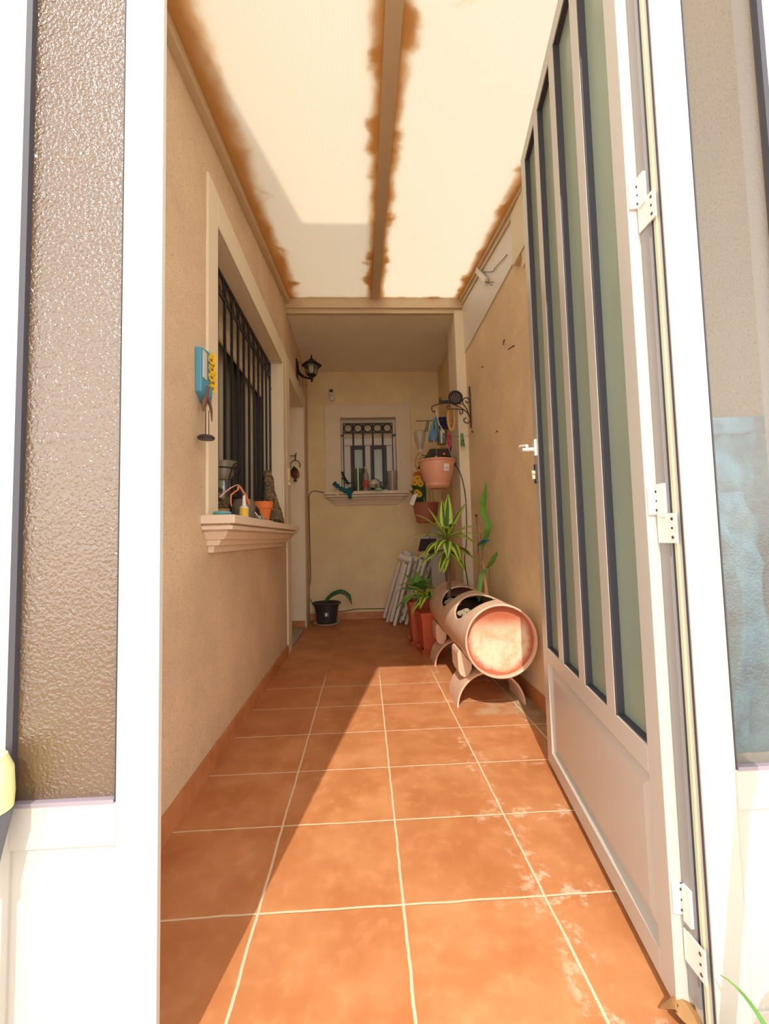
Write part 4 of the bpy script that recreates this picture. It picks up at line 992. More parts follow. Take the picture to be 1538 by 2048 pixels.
peg((0.724, 3.55, 1.606), 'pink_plastic', 'bright pink clothes peg, the lower of the pink pair beside the tin bucket', -0.05, 0.08)
peg((0.553, 3.6, 1.79), 'dark_green_plastic', 'dark green clothes peg on the left edge of the blue bag', -0.25, 0.09)
peg((0.609, 3.52, 1.785), 'dark_green_plastic', 'dark green clothes peg between the blue bag and the white spoon', 0.0, 0.07)
mb = MB().tube(bez([(0.828, 3.117, 1.62), (0.802, 3.2, 1.607), (0.763, 3.2, 1.603), (0.713, 3.2, 1.604), (0.729, 3.4, 1.656), (0.75, 3.62, 1.727)], 6), 0.0012, 5)
build1('wire', mb, 'brown_iron', 'thin wire strung from a nail on the right wall to the hanging odds and ends', 'wire')
mb = MB(); mb.tube(bez([(0.544, 3.1, 1.79), (0.557, 3.1, 1.725), (0.563, 3.1, 1.683), (0.577, 3.1, 1.657), (0.591, 3.1, 1.63), (0.6, 3.1, 1.608)], 5), [0.005, .006, .006, .006, .006]*5+[.013], 8, flat=0.6)
P = [0.004+0.002*(i/25) if i < 17 else 0.006+0.008*((i-17)/8) for i in range(26)]
mb = MB().tube(bez([(0.544, 3.1, 1.79), (0.557, 3.1, 1.725), (0.563, 3.1, 1.683), (0.577, 3.1, 1.657), (0.591, 3.1, 1.63), (0.6, 3.1, 1.608)], 5), P, 8, flat=0.6)
hang('scoop', mb, 'cream_plastic', 'white bent-handled plastic scoop hooked on the snail bracket', 'scoop', smooth=True)
mb = MB().tube(bez([(0.58, 3.3, 1.754), (0.577, 3.3, 1.682), (0.563, 3.3, 1.622), (0.55, 3.3, 1.57)], 5), [0.005]*8+[0.007]*4+[0.013]*4, 8, flat=.4)
hang('spatula', mb, 'wood_frame', 'pale wooden spatula hanging down towards the pink pot', 'spatula', smooth=True)
a = Vector((0.666, 3.66, 1.889))
hang('cloth', MB().hexa([a+Vector(p) for p in ((0, 0, 0), (.075, 0, .004), (.075, .01, .004), (0, .01, 0))], [a+Vector(p) for p in ((-.004, -.004, -.10), (.085, -.004, -.115), (.085, .006, -.115), (-.004, .006, -.10))]), 'navy_cloth', 'navy blue folded cloth hanging behind the white scoop', 'cloth', bevel=0.004)
t = thing('tin_bucket', 'small weathered grey tin bucket hanging below the navy cloth', 'bucket', (0.677, 3.62, 1.631))
c = (0.679, 3.62, 1.697)
build('bucket', MB().lathe([(0.0001, -0.06), (0.040, -0.06), (0.052, 0.05), (0.056, 0.054), (0.052, 0.058), (0.048, 0.05), (0.0001, 0.03)], c, 28), 'tin_grey', t, smooth=True, ang=35)
build('bucket_handle', MB().tube([(c[0]+.054*cos(a), c[1], c[2]+.05+.05*sin(a)) for a in [pi*k/12 for k in range(13)]], .0018, 5), 'screw_steel', t)
t = thing('carved_board', 'oval carved wooden board hanging beside the cream post', 'wooden board', (0.687, 3.24, 1.752))
c = Vector((0.687, 3.24, 1.752))
build('board', MB().lathe([(0.0001, -0.007), (0.094, -0.007), (0.098, 0), (0.094, 0.007), (0.0001, 0.007)], (0, 0, 0), 40, 'y'), 'wood_frame', t, local=True, smooth=True, ang=40).scale = (0.36, 1, 1)
build('carving', MB().lathe([(0.0001, -0.014), (0.05, -0.012), (0.058, -0.006), (0.0001, -0.004)], (0, 0, 0), 24, 'y'), 'carved_wood', t, local=True, smooth=True).scale = (0.30, 1, 1.3)
t = thing('watering_jug', 'translucent milky plastic jug hanging left of the blue bag', 'jug', (0.489, 3.62, 1.59))
c = (0.491, 3.62, 1.678)
build('jug_body', MB().lathe([(0.0001, -0.085), (0.024, -0.082), (0.030, -0.06), (0.046, 0.0), (0.050, 0.05), (0.044, 0.072), (0.030, 0.082), (0.0001, 0.084)], c, 28), 'milk_plastic', t, smooth=True)
build('jug_loop', MB().tube([(c[0], c[1], c[2]+.083), (c[0]+.01, c[1], 1.843)], .0012, 5), 'spiral_silver', t)
build('jug_cap', MB().lathe([(0.0001, -0.10), (0.014, -0.10), (0.016, -0.083), (0.0001, -0.083)], c, 20), 'white_plastic', t, smooth=True)

# ------------------------------------------------------------------ wall lantern, camera, sensor, nails
LX, LYY = -0.452, 3.80
t = thing('wall_lantern', 'black coach-style wall lantern above the house doorway', 'lantern', (LX, LYY, 2.27))
zc = 2.385
mb = MB().box(WL, WL+0.012, LYY-0.03, LYY+0.03, 2.285, 2.47).tube(bez([(WL+.01, LYY, 2.45), (WL+.02, LYY, 2.36), (WL+.06, LYY, 2.315), (LX-.02, LYY, 2.298), (LX, LYY, 2.296)], 6), [0.010]*6+[0.014]*7+[0.010]*12, 8)
mb.lathe([(0.0001, 2.262), (0.006, 2.266), (0.010, 2.276), (0.007, 2.284), (0.014, 2.292), (0.014, 2.306), (0.0001, 2.31)], (LX, LYY, 0), 16)
build('wall_bracket', mb, 'black_iron', t, smooth=True, ang=45)
build('lantern_base', MB().lathe([(0.0001, 2.304), (0.016, 2.308), (0.040, 2.322), (0.046, 2.334), (0.040, 2.337), (0.0001, 2.337)], (LX, LYY, 0), 6), 'black_iron', t)
mb = MB()
for k in range(6):
    a = 2*pi*k/6; mb.tube([(LX+.044*cos(a), LYY+.044*sin(a), 2.334), (LX+.066*cos(a), LYY+.066*sin(a), 2.418)], .0035, 4)
build('lantern_cage', mb, 'black_iron', t)
build('lantern_glass', MB().lathe([(0.041, 2.336), (0.062, 2.416), (0.0615, 2.416), (0.0405, 2.336)], (LX, LYY, 0), 6), 'glass_clear', t)
build('lantern_roof', MB().lathe([(0.0001, 2.412), (0.070, 2.414), (0.092, 2.412), (0.090, 2.424), (0.058, 2.444), (0.030, 2.468), (0.012, 2.474), (0.0001, 2.474)], (LX, LYY, 0), 6), 'black_iron', t)
build('lantern_finial', MB().lathe([(0.0001, 2.47), (0.010, 2.472), (0.013, 2.482), (0.005, 2.492), (0.008, 2.498), (0.0001, 2.53)], (LX, LYY, 0), 14), 'black_iron', t, smooth=True)
build('light_bulb', MB().lathe([(0.0001, 2.337), (0.014, 2.338), (0.015, 2.36), (0.024, 2.375), (0.024, 2.392), (0.014, 2.408), (0.0001, 2.410)], (LX, LYY, 0), 16), 'white_plastic', t, smooth=True)
mb = MB()
for k, x in enumerate((-.565, -.535, -.51)): mb.tube(bez([(x, LYY, 2.30), (x+.004, LYY-.005, 2.26), (x-.004+.008*k, LYY, 2.235)], 5), 0.0014, 5).tube(circ((x+.004*k, LYY, 2.228), .008, 10, 'xz'), .0013, 5, closed=True)
build1('wind_chime', mb, 'screw_steel', 'small wire chime dangling under the wall lantern', 'wind chime')
t = thing('security_camera', 'small white round security camera with black lens on the back wall', 'security camera', (-0.325, 4.50, 2.40))
build('camera_head', MB().ball((-0.327, 4.47, 2.408), 0.034, 20, 14), 'white_plastic', t, smooth=True)
build('camera_lens', MB().lathe([(0.0001, -0.006), (0.014, -0.005), (0.018, 0.0), (0.018, 0.012), (0.0001, 0.012)], (-0.327, 4.440, 2.408), 20, 'y'), 'black_rubber', t, smooth=True)
build('camera_base', MB().lathe([(0.0001, 0.0), (0.026, 0.0), (0.031, 0.01), (0.031, 0.026), (0.0001, 0.026)], (-0.322, 4.504, 2.350), 24, 'y').tube([(-0.325, 4.50, 2.355), (-0.327, 4.48, 2.39)], .008, 8), 'white_plastic', t, smooth=True, ang=40)
build1('wall_plug', MB().ball((-0.387, 4.527, 2.342), 0.006, 10, 6), 'white_plastic', 'tiny white wall plug left of the security camera', 'wall plug', smooth=True)
t = thing('door_sensor', 'white alarm contact hanging from wires on the right roof rail', 'alarm sensor', (0.8, 2.7, 2.56))
a = Vector((0.795, 2.782, 2.659)); b = Vector((0.795, 2.579, 2.45)); d = (b-a).normalized(); s_ = d.cross(Vector((1, 0, 0))).normalized()*.019; q = Vector((.016, 0, 0))
build('sensor_case', MB().hexa([a-s_, a+s_, a+s_+q, a-s_+q], [b-s_, b+s_, b+s_+q, b-s_+q]), 'white_plastic', t, bevel=0.003)
build('sensor_wire', MB().tube(bez([b, (0.795, 2.499, 2.388), (0.795, 2.443, 2.341)], 4), .0022, 5).tube(bez([b, (0.79, 2.473, 2.381), (0.795, 2.413, 2.341)], 4), .0022, 5)
      .tube(bez([(0.81, 2.696, 2.589), (0.815, 2.484, 2.455), (0.815, 2.435, 2.445), (0.815, 2.3, 2.404), (0.818, 2.233, 2.39)], 6), .002, 5), 'cable_brown', t, smooth=True)
for p, e, lb in (((0.83, 2.213, 1.861), (-.03, .02, -.012), 'long bent nail sticking out high on the right wall'), ((0.83, 2.358, 1.963), (-.012, .0, -.03), 'short nail left of the bent nail on the right wall'),
             ((0.83, 3.125, 1.618), (-.02, -.01, .006), 'rusty nail beside the snail bracket holding the wire'), ((0.83, 2.551, 1.48), (-.014, 0, -.01), 'small nail on the right wall at snail height'), ((0.83, 2.802, 1.989), (-.014, 0, -.01), 'small nail on the right wall below the white infill panel')):
    p = Vector(p); build1('nail', MB().tube([p+Vector((.004, 0, 0)), p+Vector((-.006, 0, 0)), p+Vector(e)], [.0035, .0035, .0028], 6), 'brown_iron', lb, 'nail', group=None)

# ------------------------------------------------------------------ ornaments on the left wall
t = thing('wall_plaque', 'blue ceramic plaque with yellow sunflowers on the left wall', 'wall plaque', (WL, 1.565, 1.37))
build('plaque', MB().prism([(1.505, 1.375), (1.56, 1.345), (1.612, 1.37), (1.622, 1.46), (1.618, 1.545), (1.585, 1.552), (1.50, 1.535)], WL, 'x', 0.022), 'plaque_blue', t, bevel=0.004)
build('painted_panel', MB().box(WL+0.0215, WL+0.025, 1.518, 1.55, 1.43, 1.53), 'white_plastic', t)
for (y, z) in ((1.60, 1.535), (1.598, 1.503), (1.604, 1.47), (1.592, 1.487), (1.602, 1.437), (1.595, 1.415), (1.585, 1.52), (1.588, 1.455)):
    mb = MB(); flower(mb, (WL+.026, y, z), 0.021, 11, (1, -.5, .1), 0.3); fl_ = build('sunflower', mb, 'yellow_petal', t)
    build('flower_centre', MB().ball((WL+.030, y-.002, z), 0.006, 8, 6), 'dry_leaf', fl_, smooth=True)
build('plaque_pot', MB().prism([(1.545, 1.415), (1.595, 1.415), (1.585, 1.375), (1.553, 1.375)], WL+.02, 'x', 0.010), 'sky_plastic', t)
t = thing('heron_ornament', 'brown wooden heron ornament on wire legs with an oval base, on the left wall', 'ornament', (-0.55, 1.49, 1.20))
build('heron_body', MB().tube(bez([(-0.560, 1.50, 1.30), (-0.556, 1.505, 1.335), (-0.552, 1.515, 1.36), (-0.55, 1.52, 1.388), (-0.55, 1.522, 1.398)], 5), [.004, .006, .009, .011, .012, .012, .011, .011, .010, .009, .008, .007, .007, .007, .007, .008, .009, .010, .009, .006, .003], 10, flat=.6), 'heron_wood', t, smooth=True)
build('heron_tail', MB().tube(bez([(-0.552, 1.515, 1.36), (-0.545, 1.535, 1.32), (-0.545, 1.545, 1.275)], 5), [.008, .009, .009, .008, .007, .007, .006, .005, .004, .003, .002], 8, flat=.5), 'heron_wood', t, smooth=True)
build('heron_leg', MB().tube([(-0.554, 1.508, 1.31), (-0.552, 1.505, 1.216)], .0016, 5).tube([(-0.549, 1.525, 1.31), (-0.548, 1.522, 1.216)], .0016, 5), 'brown_iron', t)
build('heron_base', MB().lathe([(0.0001, 1.200), (0.026, 1.201), (0.030, 1.208), (0.024, 1.215), (0.0001, 1.217)], (-0.553, 1.510, 0), 24), 'pot_black', t, smooth=True)
# key-ring ornament on the far door jamb
t = thing('door_ornament', 'round rust-brown figure hanging from an iron ring on the far door jamb', 'ornament', (-0.665, 4.12, 1.42))
build('hanging_ring', MB().tube(circ((-0.662, 4.125, 1.565), 0.046, 28, 'xz', radians(-30), radians(210), False), .0045, 6).tube([(-0.80, 4.135, 1.655), (-0.655, 4.135, 1.658)], .004, 6).tube(bez([(-0.655, 4.135, 1.685), (-0.659, 4.128, 1.65), (-0.661, 4.125, 1.615)], 4), .006, 6), 'brown_iron', t, smooth=True)
build('figure_body', MB().ball((-0.668, 4.12, 1.49), 0.042, 16, 12, (.9, .6, 1.25), .05), 'figure_brown', t, smooth=True)
build('figure_cap', MB().lathe([(0.0001, 1.555), (0.008, 1.55), (0.020, 1.53), (0.034, 1.512), (0.0001, 1.508)], (-0.672, 4.115, 0), 16), 'black_rubber', t, smooth=True)
build('figure_wing', MB().ball((-0.640, 4.12, 1.475), 0.026, 12, 10, (.7, .6, 1.5), .06), 'figure_rust', t, smooth=True)
build('figure_foot', MB().lathe([(0.0001, 1.405), (0.020, 1.405), (0.010, 1.42), (0.014, 1.45), (0.0001, 1.45)], (-0.662, 4.12, 0), 14), 'figure_brown', t, smooth=True)
t = thing('contact_box', 'slim cream plastic contact box on the door casing', 'contact box', (WL+.012, 3.25, 1.27))
build('box_cover', MB().box(WL+.0125, WL+.028, 3.232, 3.266, 1.285, 1.385), 'cream_plastic', t, bevel=0.003)
build('box_plug', MB().tube([(WL+.02, 3.25, 1.285), (WL+.02, 3.25, 1.258)], .009, 10), 'cream_plastic', t)

# ------------------------------------------------------------------ things on the side window sill (top z = 0.938)
ZS = 0.938
build1('jar_lid', MB().lathe([(0.0001, 0), (0.028, 0), (0.033, 0.006), (0.030, 0.013), (0.0001, 0.015)], (-0.522, 1.585, ZS), 24), 'sky_plastic', 'flat round light blue lid on the near corner of the side sill', 'lid', smooth=True)
t = thing('candle_holder', 'wrought-iron candle holder with scrolls and a glass bowl on the side sill', 'candle holder', (-0.60, 1.86, ZS))
hx, hy = -0.607, 1.86
mb = MB().tube(circ((hx, hy, 1.155), 0.052, 28, 'xy'), .0032, 6, closed=True)
for a in (-30, 90, 210):
    ca, sa = cos(radians(a)), sin(radians(a)); mb.tube(bez([(hx+.052*ca, hy+.052*sa, 1.155), (hx+.03*ca, hy+.03*sa, 1.08), (hx+.045*ca, hy+.045*sa, 1.0), (hx+.06*ca, hy+.06*sa, ZS+.003)], 6), .0032, 6)
    cx_, cy_ = hx+.082*ca, hy+.082*sa
    mb.tube([(cx_-.03*ca*cos(q)*(1-q/14), cy_-.03*sa*cos(q)*(1-q/14), 1.145+.03*sin(q)*(1-q/14)) for q in [k*.35 for k in range(27)]], .003, 6)
build('iron_frame', mb, 'black_iron', t, smooth=True)
build('glass_bowl', MB().lathe([(0.0001, 1.105), (0.028, 1.108), (0.044, 1.135), (0.047, 1.16), (0.060, 1.185), (0.058, 1.186), (0.045, 1.162), (0.042, 1.137), (0.026, 1.112), (0.0001, 1.109)], (hx, hy, 0), 28), 'glass_smoke', t, smooth=True)
build('glass_drop', MB().lathe([(0.0001, 1.01), (0.014, 1.015), (0.022, 1.04), (0.026, 1.075), (0.020, 1.105), (0.0001, 1.108)], (hx, hy, 0), 20), 'glass_clear', t, smooth=True)
t = thing('dried_arrangement', 'small basket of dried brown pods and leaves on the side sill', 'dried plants', (-0.585, 1.76, ZS))
build('basket', MB().lathe([(0.0001, 0), (0.028, 0), (0.036, 0.035), (0.033, 0.036), (0.0001, 0.028)], (-0.585, 1.76, ZS), 20), 'dry_leaf', t, smooth=True)
mb = MB()
for k in range(26):
    a = rnd.uniform(0, 2*pi); r = rnd.uniform(.005, .032); mb.ball((-0.585+r*cos(a), 1.76+r*sin(a), ZS+.038+rnd.uniform(0, .04)), rnd.uniform(.006, .012), 7, 5, (1, 1, .7), .3)
build('pods', mb, 'bark', t)
t = thing('glass_jar', 'squat grey glass jar behind the tongs on the side sill', 'jar', (-0.565, 2.02, ZS))
build('jar', MB().lathe([(0.0001, 0), (0.046, 0), (0.052, 0.01), (0.052, 0.075), (0.044, 0.09), (0.046, 0.098), (0.042, 0.098), (0.048, 0.07), (0.047, 0.012), (0.0001, 0.006)], (-0.565, 2.02, ZS), 28), 'glass_smoke', t, smooth=True)
build('jar_filling', MB().lathe([(0.0001, 0.007), (0.045, 0.009), (0.045, 0.055), (0.0001, 0.06)], (-0.565, 2.02, ZS), 20), 'tin_grey', t, smooth=True)
t = thing('nozzle_bottle', 'small clear bottle with yellow label and pointed nozzle at the front of the side sill', 'bottle', (-0.503, 1.80, ZS))
build('bottle', MB().lathe([(0.0001, 0), (0.017, 0), (0.018, 0.004), (0.018, 0.044), (0.008, 0.052), (0.006, 0.09), (0.0001, 0.096)], (-0.503, 1.80, ZS), 20), 'white_plastic', t, smooth=True)
build('label', arc_label(MB(), (-0.503, 1.80), 0.0182, radians(-120), radians(-20), ZS+.006, ZS+.040), 'yellow_label', t)
mb = MB().tube(bez([(-0.54, 1.615, 1.008), (-0.53, 1.653, 1.033), (-0.52, 1.707, 1.058), (-0.515, 1.757, 1.071), (-0.512, 1.781, 1.063), (-0.51, 1.84, 1.038), (-0.51, 1.894, 1.004)], 6), [.0035]*20+[.0035+.0003*k for k in range(17)], 8, flat=.6)
t = thing('plastic_tongs', 'pink and orange plastic tongs leaning over the jar on the side sill', 'tongs', (-0.51, 1.767, 1.01))
build('tong_arm', mb, 'rose_plastic', t, smooth=True)
build('tong_arm', MB().tube(bez([(-0.52, 1.682, 1.022), (-0.515, 1.716, 1.039), (-0.51, 1.74, 1.05), (-0.51, 1.74, 1.064)], 6), .004, 8, flat=.6).tube(bez([(-0.52, 1.682, 1.022), (-0.52, 1.681, 0.994), (-0.52, 1.688, 0.979)], 6), .0025, 6), 'orange_plastic', t, smooth=True)
build('tong_grip', MB().tube([(-0.506, 1.826, 1.036), (-0.506, 1.887, 1.001)], [.005, .003], 8), 'orange_plastic', t, smooth=True)
t = thing('flower_pot', 'empty small orange clay pot on the side window sill', 'plant pot', (-0.528, 2.22, ZS))
build('pot', MB().lathe([(0.0001, 0), (0.034, 0), (0.046, 0.062), (0.052, 0.063), (0.055, 0.096), (0.050, 0.097), (0.044, 0.06), (0.033, 0.01), (0.0001, 0.008)], (-0.528, 2.22, ZS+.006), 40), 'clay_orange', t, smooth=True, ang=30)
build1('dish', MB().lathe([(0.0001, 0), (0.030, 0), (0.05, 0.004), (0.048, 0.006), (0.0001, 0.005)], (-0.528, 2.24, ZS), 32, sy=1.9), 'white_plastic', 'flat white dish under the orange clay pot on the side sill', 'dish', smooth=True)
mb = MB(); rnd2 = random.Random(2)
for k in range(6): mb.ball((-0.502+rnd2.uniform(-.012, .012), 2.06+rnd2.uniform(-.03, .03), ZS+.012), .013, 8, 6, (1, 1, .8), .35)
build1('crumpled_wrapper', mb, 'glass_clear', 'crumpled clear wrapper in front of the orange clay pot', 'wrapper')
mb = MB().tube(bez([(-0.49, 1.93, ZS+.03), (-0.485, 1.97, ZS+.012), (-0.49, 2.02, ZS+.004), (-0.50, 2.05, ZS+.004)], 5), .003, 6)
build1('white_cable', mb, 'white_plastic', 'short white cable lying beside the yellow-labelled bottle', 'cable', smooth=True)
mb = MB().tube(bez([(-0.53, 2.02, ZS+.08), (-0.515, 2.05, ZS+.05), (-0.50, 2.06, ZS+.02)], 6), [.006]*4+[.012]*5+[.008]*4, 8)
build1('black_clip', mb, 'black_rubber', 'small black clip hanging in front of the grey jar', 'clip', smooth=True)
# driftwood
a = Vector((-0.535, 2.60, ZS)); b = Vector((-0.635, 2.80, 1.285)); n = 22; P = []; Rr = []
for k in range(n+1):
    q = k/n; P.append(a+(b-a)*q+Vector((.004*sin(q*9), .010*sin(q*7), 0))); Rr.append((.047-.020*q)*(1+.04*sin(q*17)+.03*sin(q*31)))
mb = MB().tube(P, Rr, 14); rb = random.Random(8); mb.v = [v+Vector((rb.uniform(-.002, .002), rb.uniform(-.002, .002), 0)) for v in mb.v]
for v in mb.v:
    if v.z < ZS: v.z = ZS
build1('driftwood_log', mb, 'bark', 'rough brown log leaning against the window bars on the side sill', 'log', smooth=True)
t = thing('hand_tool', 'dark hand tool lying low behind the clay pot against the bars', 'hand tool', (-0.62, 2.1, ZS))
build('tool_handle', MB().tube(bez([(-0.635, 1.80, ZS+.13), (-0.62, 1.98, ZS+.12), (-0.61, 2.16, ZS+.09), (-0.60, 2.42, ZS+.035)], 6), .012, 8), 'black_rubber', t, smooth=True)
build('tool_head', MB().hexa([(-0.62, 1.74, ZS+.0), (-0.60, 1.80, ZS+.0), (-0.615, 1.80, ZS+.0), (-0.635, 1.74, ZS+.0)], [(-0.64, 1.78, ZS+.14), (-0.62, 1.83, ZS+.14), (-0.635, 1.83, ZS+.14), (-0.655, 1.78, ZS+.14)]), 'dark_frame', t)

# ------------------------------------------------------------------ things on the back window sill (top z = 1.334)
ZB_ = 1.334; YB = 4.455
mb = MB(); rc = random.Random(11)
Pc = bez([(-0.311, 4.4, 1.42), (-0.275, 4.4, 1.388), (-0.229, 4.39, 1.35), (-0.187, 4.38, 1.332), (-0.157, 4.39, 1.343), (-0.132, 4.385, 1.311)], 6)
mb.tube(Pc, [0.034+.009*sin(k*1.3) for k in range(len(Pc))], 12, flat=.6)
Pd = bez([(-0.183, 4.385, 1.333), (-0.157, 4.38, 1.301), (-0.142, 4.375, 1.258)], 6); mb.tube(Pd, [0.032+.008*sin(k*1.7) for k in range(len(Pd))], 10, flat=.5)
for v in mb.v: v += Vector((rc.uniform(-.004, .004), rc.uniform(-.003, .003), rc.uniform(-.004, .004)))
build1('rag', mb, 'teal_cloth', 'crumpled teal cloth draped over the left end of the back sill', 'cloth', smooth=True)
build1('plug', MB().hexa([(-0.297, 4.4, 1.305), (-0.272, 4.4, 1.284), (-0.245, 4.4, 1.32), (-0.265, 4.4, 1.346)], [(-0.298, 4.41, 1.306), (-0.272, 4.41, 1.285), (-0.246, 4.41, 1.321), (-0.266, 4.41, 1.347)]), 'cream_plastic', 'cream plug lying under the teal cloth on the back sill', 'plug')
mb = MB().tube(bez([(-0.231, 4.5, 1.549), (-0.2, 4.48, 1.476), (-0.163, 4.46, 1.415)], 5), .012, 8).box(-0.165, -0.105, 4.44, 4.49, ZB_, ZB_+.045)
build1('fitting', mb, 'black_rubber', 'black angled fitting leaning between teal cloth and glass vase', 'fitting', smooth=True, ang=40)
def cup(name, x, r0, r1, h, mat, label, cat, y=YB):
    return tag(build(name, MB().lathe([(0.0001, 0), (r0, 0), (r1, h), (r1-.003, h), (r0-.003, .006), (0.0001, .006)], (x, y, ZB_), 28), mat, loc=(x, y, ZB_), smooth=True, ang=40), label, cat)
cup('glass_vase', -0.062, 0.040, 0.055, 0.24, 'glass_green', 'tall dark green glass vase standing on the back window sill', 'vase')
build1('vase_stake', MB().tube([(-0.072, YB, ZB_+.008), (-0.066, YB, ZB_+.235)], .005, 8), 'white_plastic', 'white stick standing inside the green glass vase', 'stick')
t = thing('bottle', 'clear plastic bottle with a red label on the back sill', 'bottle', (0.020, YB-.01, ZB_))
build('bottle_body', MB().lathe([(0.0001, 0), (0.030, 0), (0.032, 0.01), (0.032, 0.15), (0.024, 0.185), (0.012, 0.215), (0.012, 0.235), (0.0001, 0.236)], (0.020, YB-.01, ZB_), 24), 'milk_plastic', t, smooth=True)
build('label', arc_label(MB(), (0.020, YB-.01), 0.0325, radians(-130), radians(-50), ZB_+.03, ZB_+.115), 'red_label', t)
build('bottle_cap', MB().lathe([(0.0001, 0.235), (0.014, 0.235), (0.014, 0.255), (0.0001, 0.256)], (0.020, YB-.01, ZB_), 16), 'cream_plastic', t, smooth=True)
t = thing('wire_basket', 'small wire basket holding white fleece on the back sill', 'basket', (0.115, YB, ZB_))
mb = MB()
for k in range(9):
    a = pi*k/8; mb.tube([(0.115+.075*cos(q), YB+.05*cos(a)*sin(q), ZB_+.02+.11*sin(q)) for q in [pi*j/10 for j in range(11)]] if k in (0, 4, 8) else [(0.115+.075*cos(a), YB-.04, ZB_+.003), (0.115+.075*cos(a), YB-.04, ZB_+.06)], .0018, 5)
mb.tube(circ((0.115, YB-.0, ZB_+.06), .075, 24, 'xy'), .0018, 5, closed=True); mb.tube(circ((0.115, YB, ZB_+.003), .07, 24, 'xy'), .0018, 5, closed=True)
build('wire_frame', mb, 'black_iron', t)
build('fleece', MB().ball((0.105, YB, ZB_+.078), 0.055, 14, 10, (1.1, .7, .8), .12), 'white_wool', t, smooth=True)
t = thing('jam_jar', 'small glass jar with a pale green base on the back sill', 'jar', (0.148, YB-.075, ZB_))
build('jar', MB().lathe([(0.0001, 0.018), (0.036, 0.018), (0.038, 0.05), (0.036, 0.062), (0.0001, 0.064)], (0.148, YB-.066, ZB_), 24), 'glass_smoke', t, smooth=True)
build('jar_lid', MB().lathe([(0.0001, 0), (0.037, 0), (0.037, 0.018), (0.0001, 0.018)], (0.148, YB-.066, ZB_), 24), 'pale_green', t, smooth=True, ang=40)
cup('tumbler', 0.300, 0.046, 0.056, 0.205, 'milk_plastic', 'tall frosted tumbler at the right end of the back sill', 'tumbler')
cup('tumbler', 0.292, 0.036, 0.044, 0.12, 'glass_smoke', 'shorter cup nested inside the tall frosted tumbler', 'cup')

# ------------------------------------------------------------------ outside the gate
t = thing('garden_light', 'grey garden spotlight with pale yellow dome in front of the left glass panel', 'garden light', (-0.5535, 0.667, 0))
gx, gy = -0.5535, 0.667
build('light_pole', MB().tube([(gx, gy, 0.0), (gx, gy, 0.36)], 0.009, 14).lathe([(0.009, 0.35), (0.014, 0.355), (0.013, 0.37), (0.009, 0.375)], (gx, gy, 0), 16), 'grey_plastic', t, smooth=True)
build('light_body', MB().lathe([(0.0001, 0.360), (0.012, 0.365), (0.018, 0.40), (0.026, 0.44), (0.030, 0.458), (0.0001, 0.46)], (gx, gy, 0), 28), 'grey_plastic', t, smooth=True, ang=40)
build('light_dome', MB().lathe([(0.0001, 0.459), (0.029, 0.459), (0.030, 0.48), (0.028, 0.515), (0.020, 0.536), (0.0001, 0.540)], (gx, gy, 0), 28), 'pale_yellow', t, smooth=True, ang=40)
t = thing('shadow_pole', 'white tilted telescopic pole out of view, placed to cast its shadow on the right gate panel', 'pole', (0.478, 0.50, 0))  # pole out of view, inferred from its shadow on the panel, placed to cast it
a = Vector((0.478, 0.50, 0.0)); b = Vector((0.646, 0.50, 1.05))
build('pole_tube', MB().tube([a, a+(b-a)*.62], 0.014, 14), 'white_aluminium', t, smooth=True)
build('pole_tube', MB().tube([a+(b-a)*.6, b], 0.018, 14), 'white_aluminium', t, smooth=True)
# denim garment behind the right pane
t = thing('denim_garment', 'blue denim garment hanging behind the right gate panel', 'garment', (0.72, 0.80, 0.45))
n = 26; m_ = 44; vs = []; rd = random.Random(5)
for j in range(m_+1):
    z = 0.42+0.62*j/m_; q = j/m_
    xl = 0.640+0.05*sin(q*3.0)*(q < .8)-0.02*q; xr = 0.785
    for i in range(n+1):
        u = i/n; x = xl+(xr-xl)*u; y = 0.785+0.008*sin(u*14+q*5)+0.006*sin(q*46+u*6)*(q > .55)+0.004*sin(q*20-u*11); vs.append((x, y, z))
o = len(vs); vs += [(x, y+.012, z) for x, y, z in vs]
fs = []
for j in range(m_):
    for i in range(n):
        a_ = j*(n+1)+i; fs += [(a_, a_+1, a_+n+2, a_+n+1), (o+a_, o+a_+n+1, o+a_+n+2, o+a_+1)]
for i in range(n): fs += [(i, o+i, o+i+1, i+1)]; a_ = m_*(n+1)+i; fs += [(a_, a_+1, o+a_+1, o+a_)]
for j in range(m_): a_ = j*(n+1); fs += [(a_, a_+n+1, o+a_+n+1, o+a_)]; a_ += n; fs += [(a_, o+a_, o+a_+n+1, a_+n+1)]
build('cloth_body', MB().add(vs, fs), 'blue_denim', t, smooth=True)
build('waistband', MB().hexa([(0.628, 0.775, 1.02), (0.79, 0.775, 1.025), (0.79, 0.815, 1.025), (0.628, 0.815, 1.02)], [(0.632, 0.777, 1.055), (0.79, 0.777, 1.06), (0.79, 0.81, 1.06), (0.632, 0.81, 1.055)]), 'blue_denim', t, bevel=0.006)
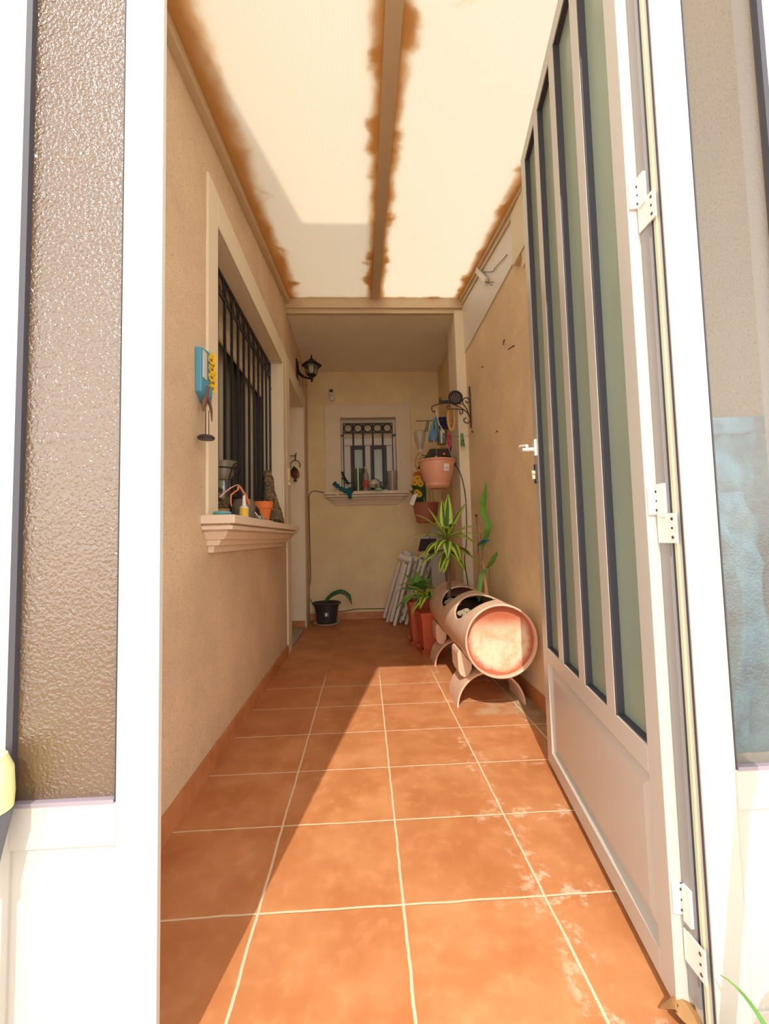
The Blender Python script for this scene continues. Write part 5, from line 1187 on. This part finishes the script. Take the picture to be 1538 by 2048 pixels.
build('hanging_loop', MB().tube([(0.78, 0.79, 1.055), (0.838, 0.797, 1.085)], 0.003, 6), 'brown_iron', t)
# spider plant outside on the right
t = thing('flower_pot', 'pale plastic pot at the foot of the right gate panel', 'plant pot', (0.60, 0.60, 0))
build('pot', MB().lathe([(0.0001, 0), (0.030, 0), (0.042, 0.075), (0.046, 0.077), (0.046, 0.088), (0.040, 0.088), (0.036, 0.07), (0.0001, 0.065)], (0.562, 0.59, 0), 28), 'white_plastic', t, smooth=True, ang=35)
build('soil', MB().lathe([(0.0001, 0.066), (0.038, 0.068), (0.0001, 0.075)], (0.562, 0.59, 0), 20), 'soil', t)
t = thing('spider_plant', 'thin arching leaves of the plant at the foot of the right gate panel', 'plant', (0.562, 0.59, 0.07))
mb = MB()
for (az, ln, dr, wd) in ((20, .22, 2.2, .006), (40, .30, 1.4, .007), (-30, .26, 1.6, .006), (170, .16, 2.0, .005), (150, .12, 2.6, .005), (-20, .20, 1.8, .006), (60, .16, 2.4, .005), (200, .10, 2.4, .004), (-60, .16, 2.4, .005), (100, .14, 1.8, .005), (5, .15, 3.0, .005)):
    a = radians(az); d = Vector((cos(a)*.5, sin(a)*.3, 1)).normalized(); p = Vector((0.562, 0.59, 0.07)); pts = [p]
    for k in range(12):
        d = (d+Vector((cos(a)*.05, sin(a)*.03, -dr/12*(k/6)))).normalized(); p = p+d*ln/12; pts.append(p)
    mb.blade(pts, [wd*(1-(k/12)**2)+.0004 for k in range(13)], (-sin(a), cos(a), 0), th=.0008)
build('leaves', mb, 'leaf_green', t, smooth=True)
# dry leaf on the threshold
mb = MB().blade(bez([(0.497, 0.772, 0.012), (0.52, 0.76, 0.040), (0.530, 0.735, 0.030), (0.528, 0.715, 0.010)], 4), [.002, .008, .014, .018, .021, .022, .021, .020, .018, .014, .010, .006, .001], (1, .6, .2), th=.001, fold=.4)
build1('fallen_leaf', mb, 'dry_leaf', 'curled dry brown leaf on the threshold at the gate hinge', 'leaf', smooth=True)
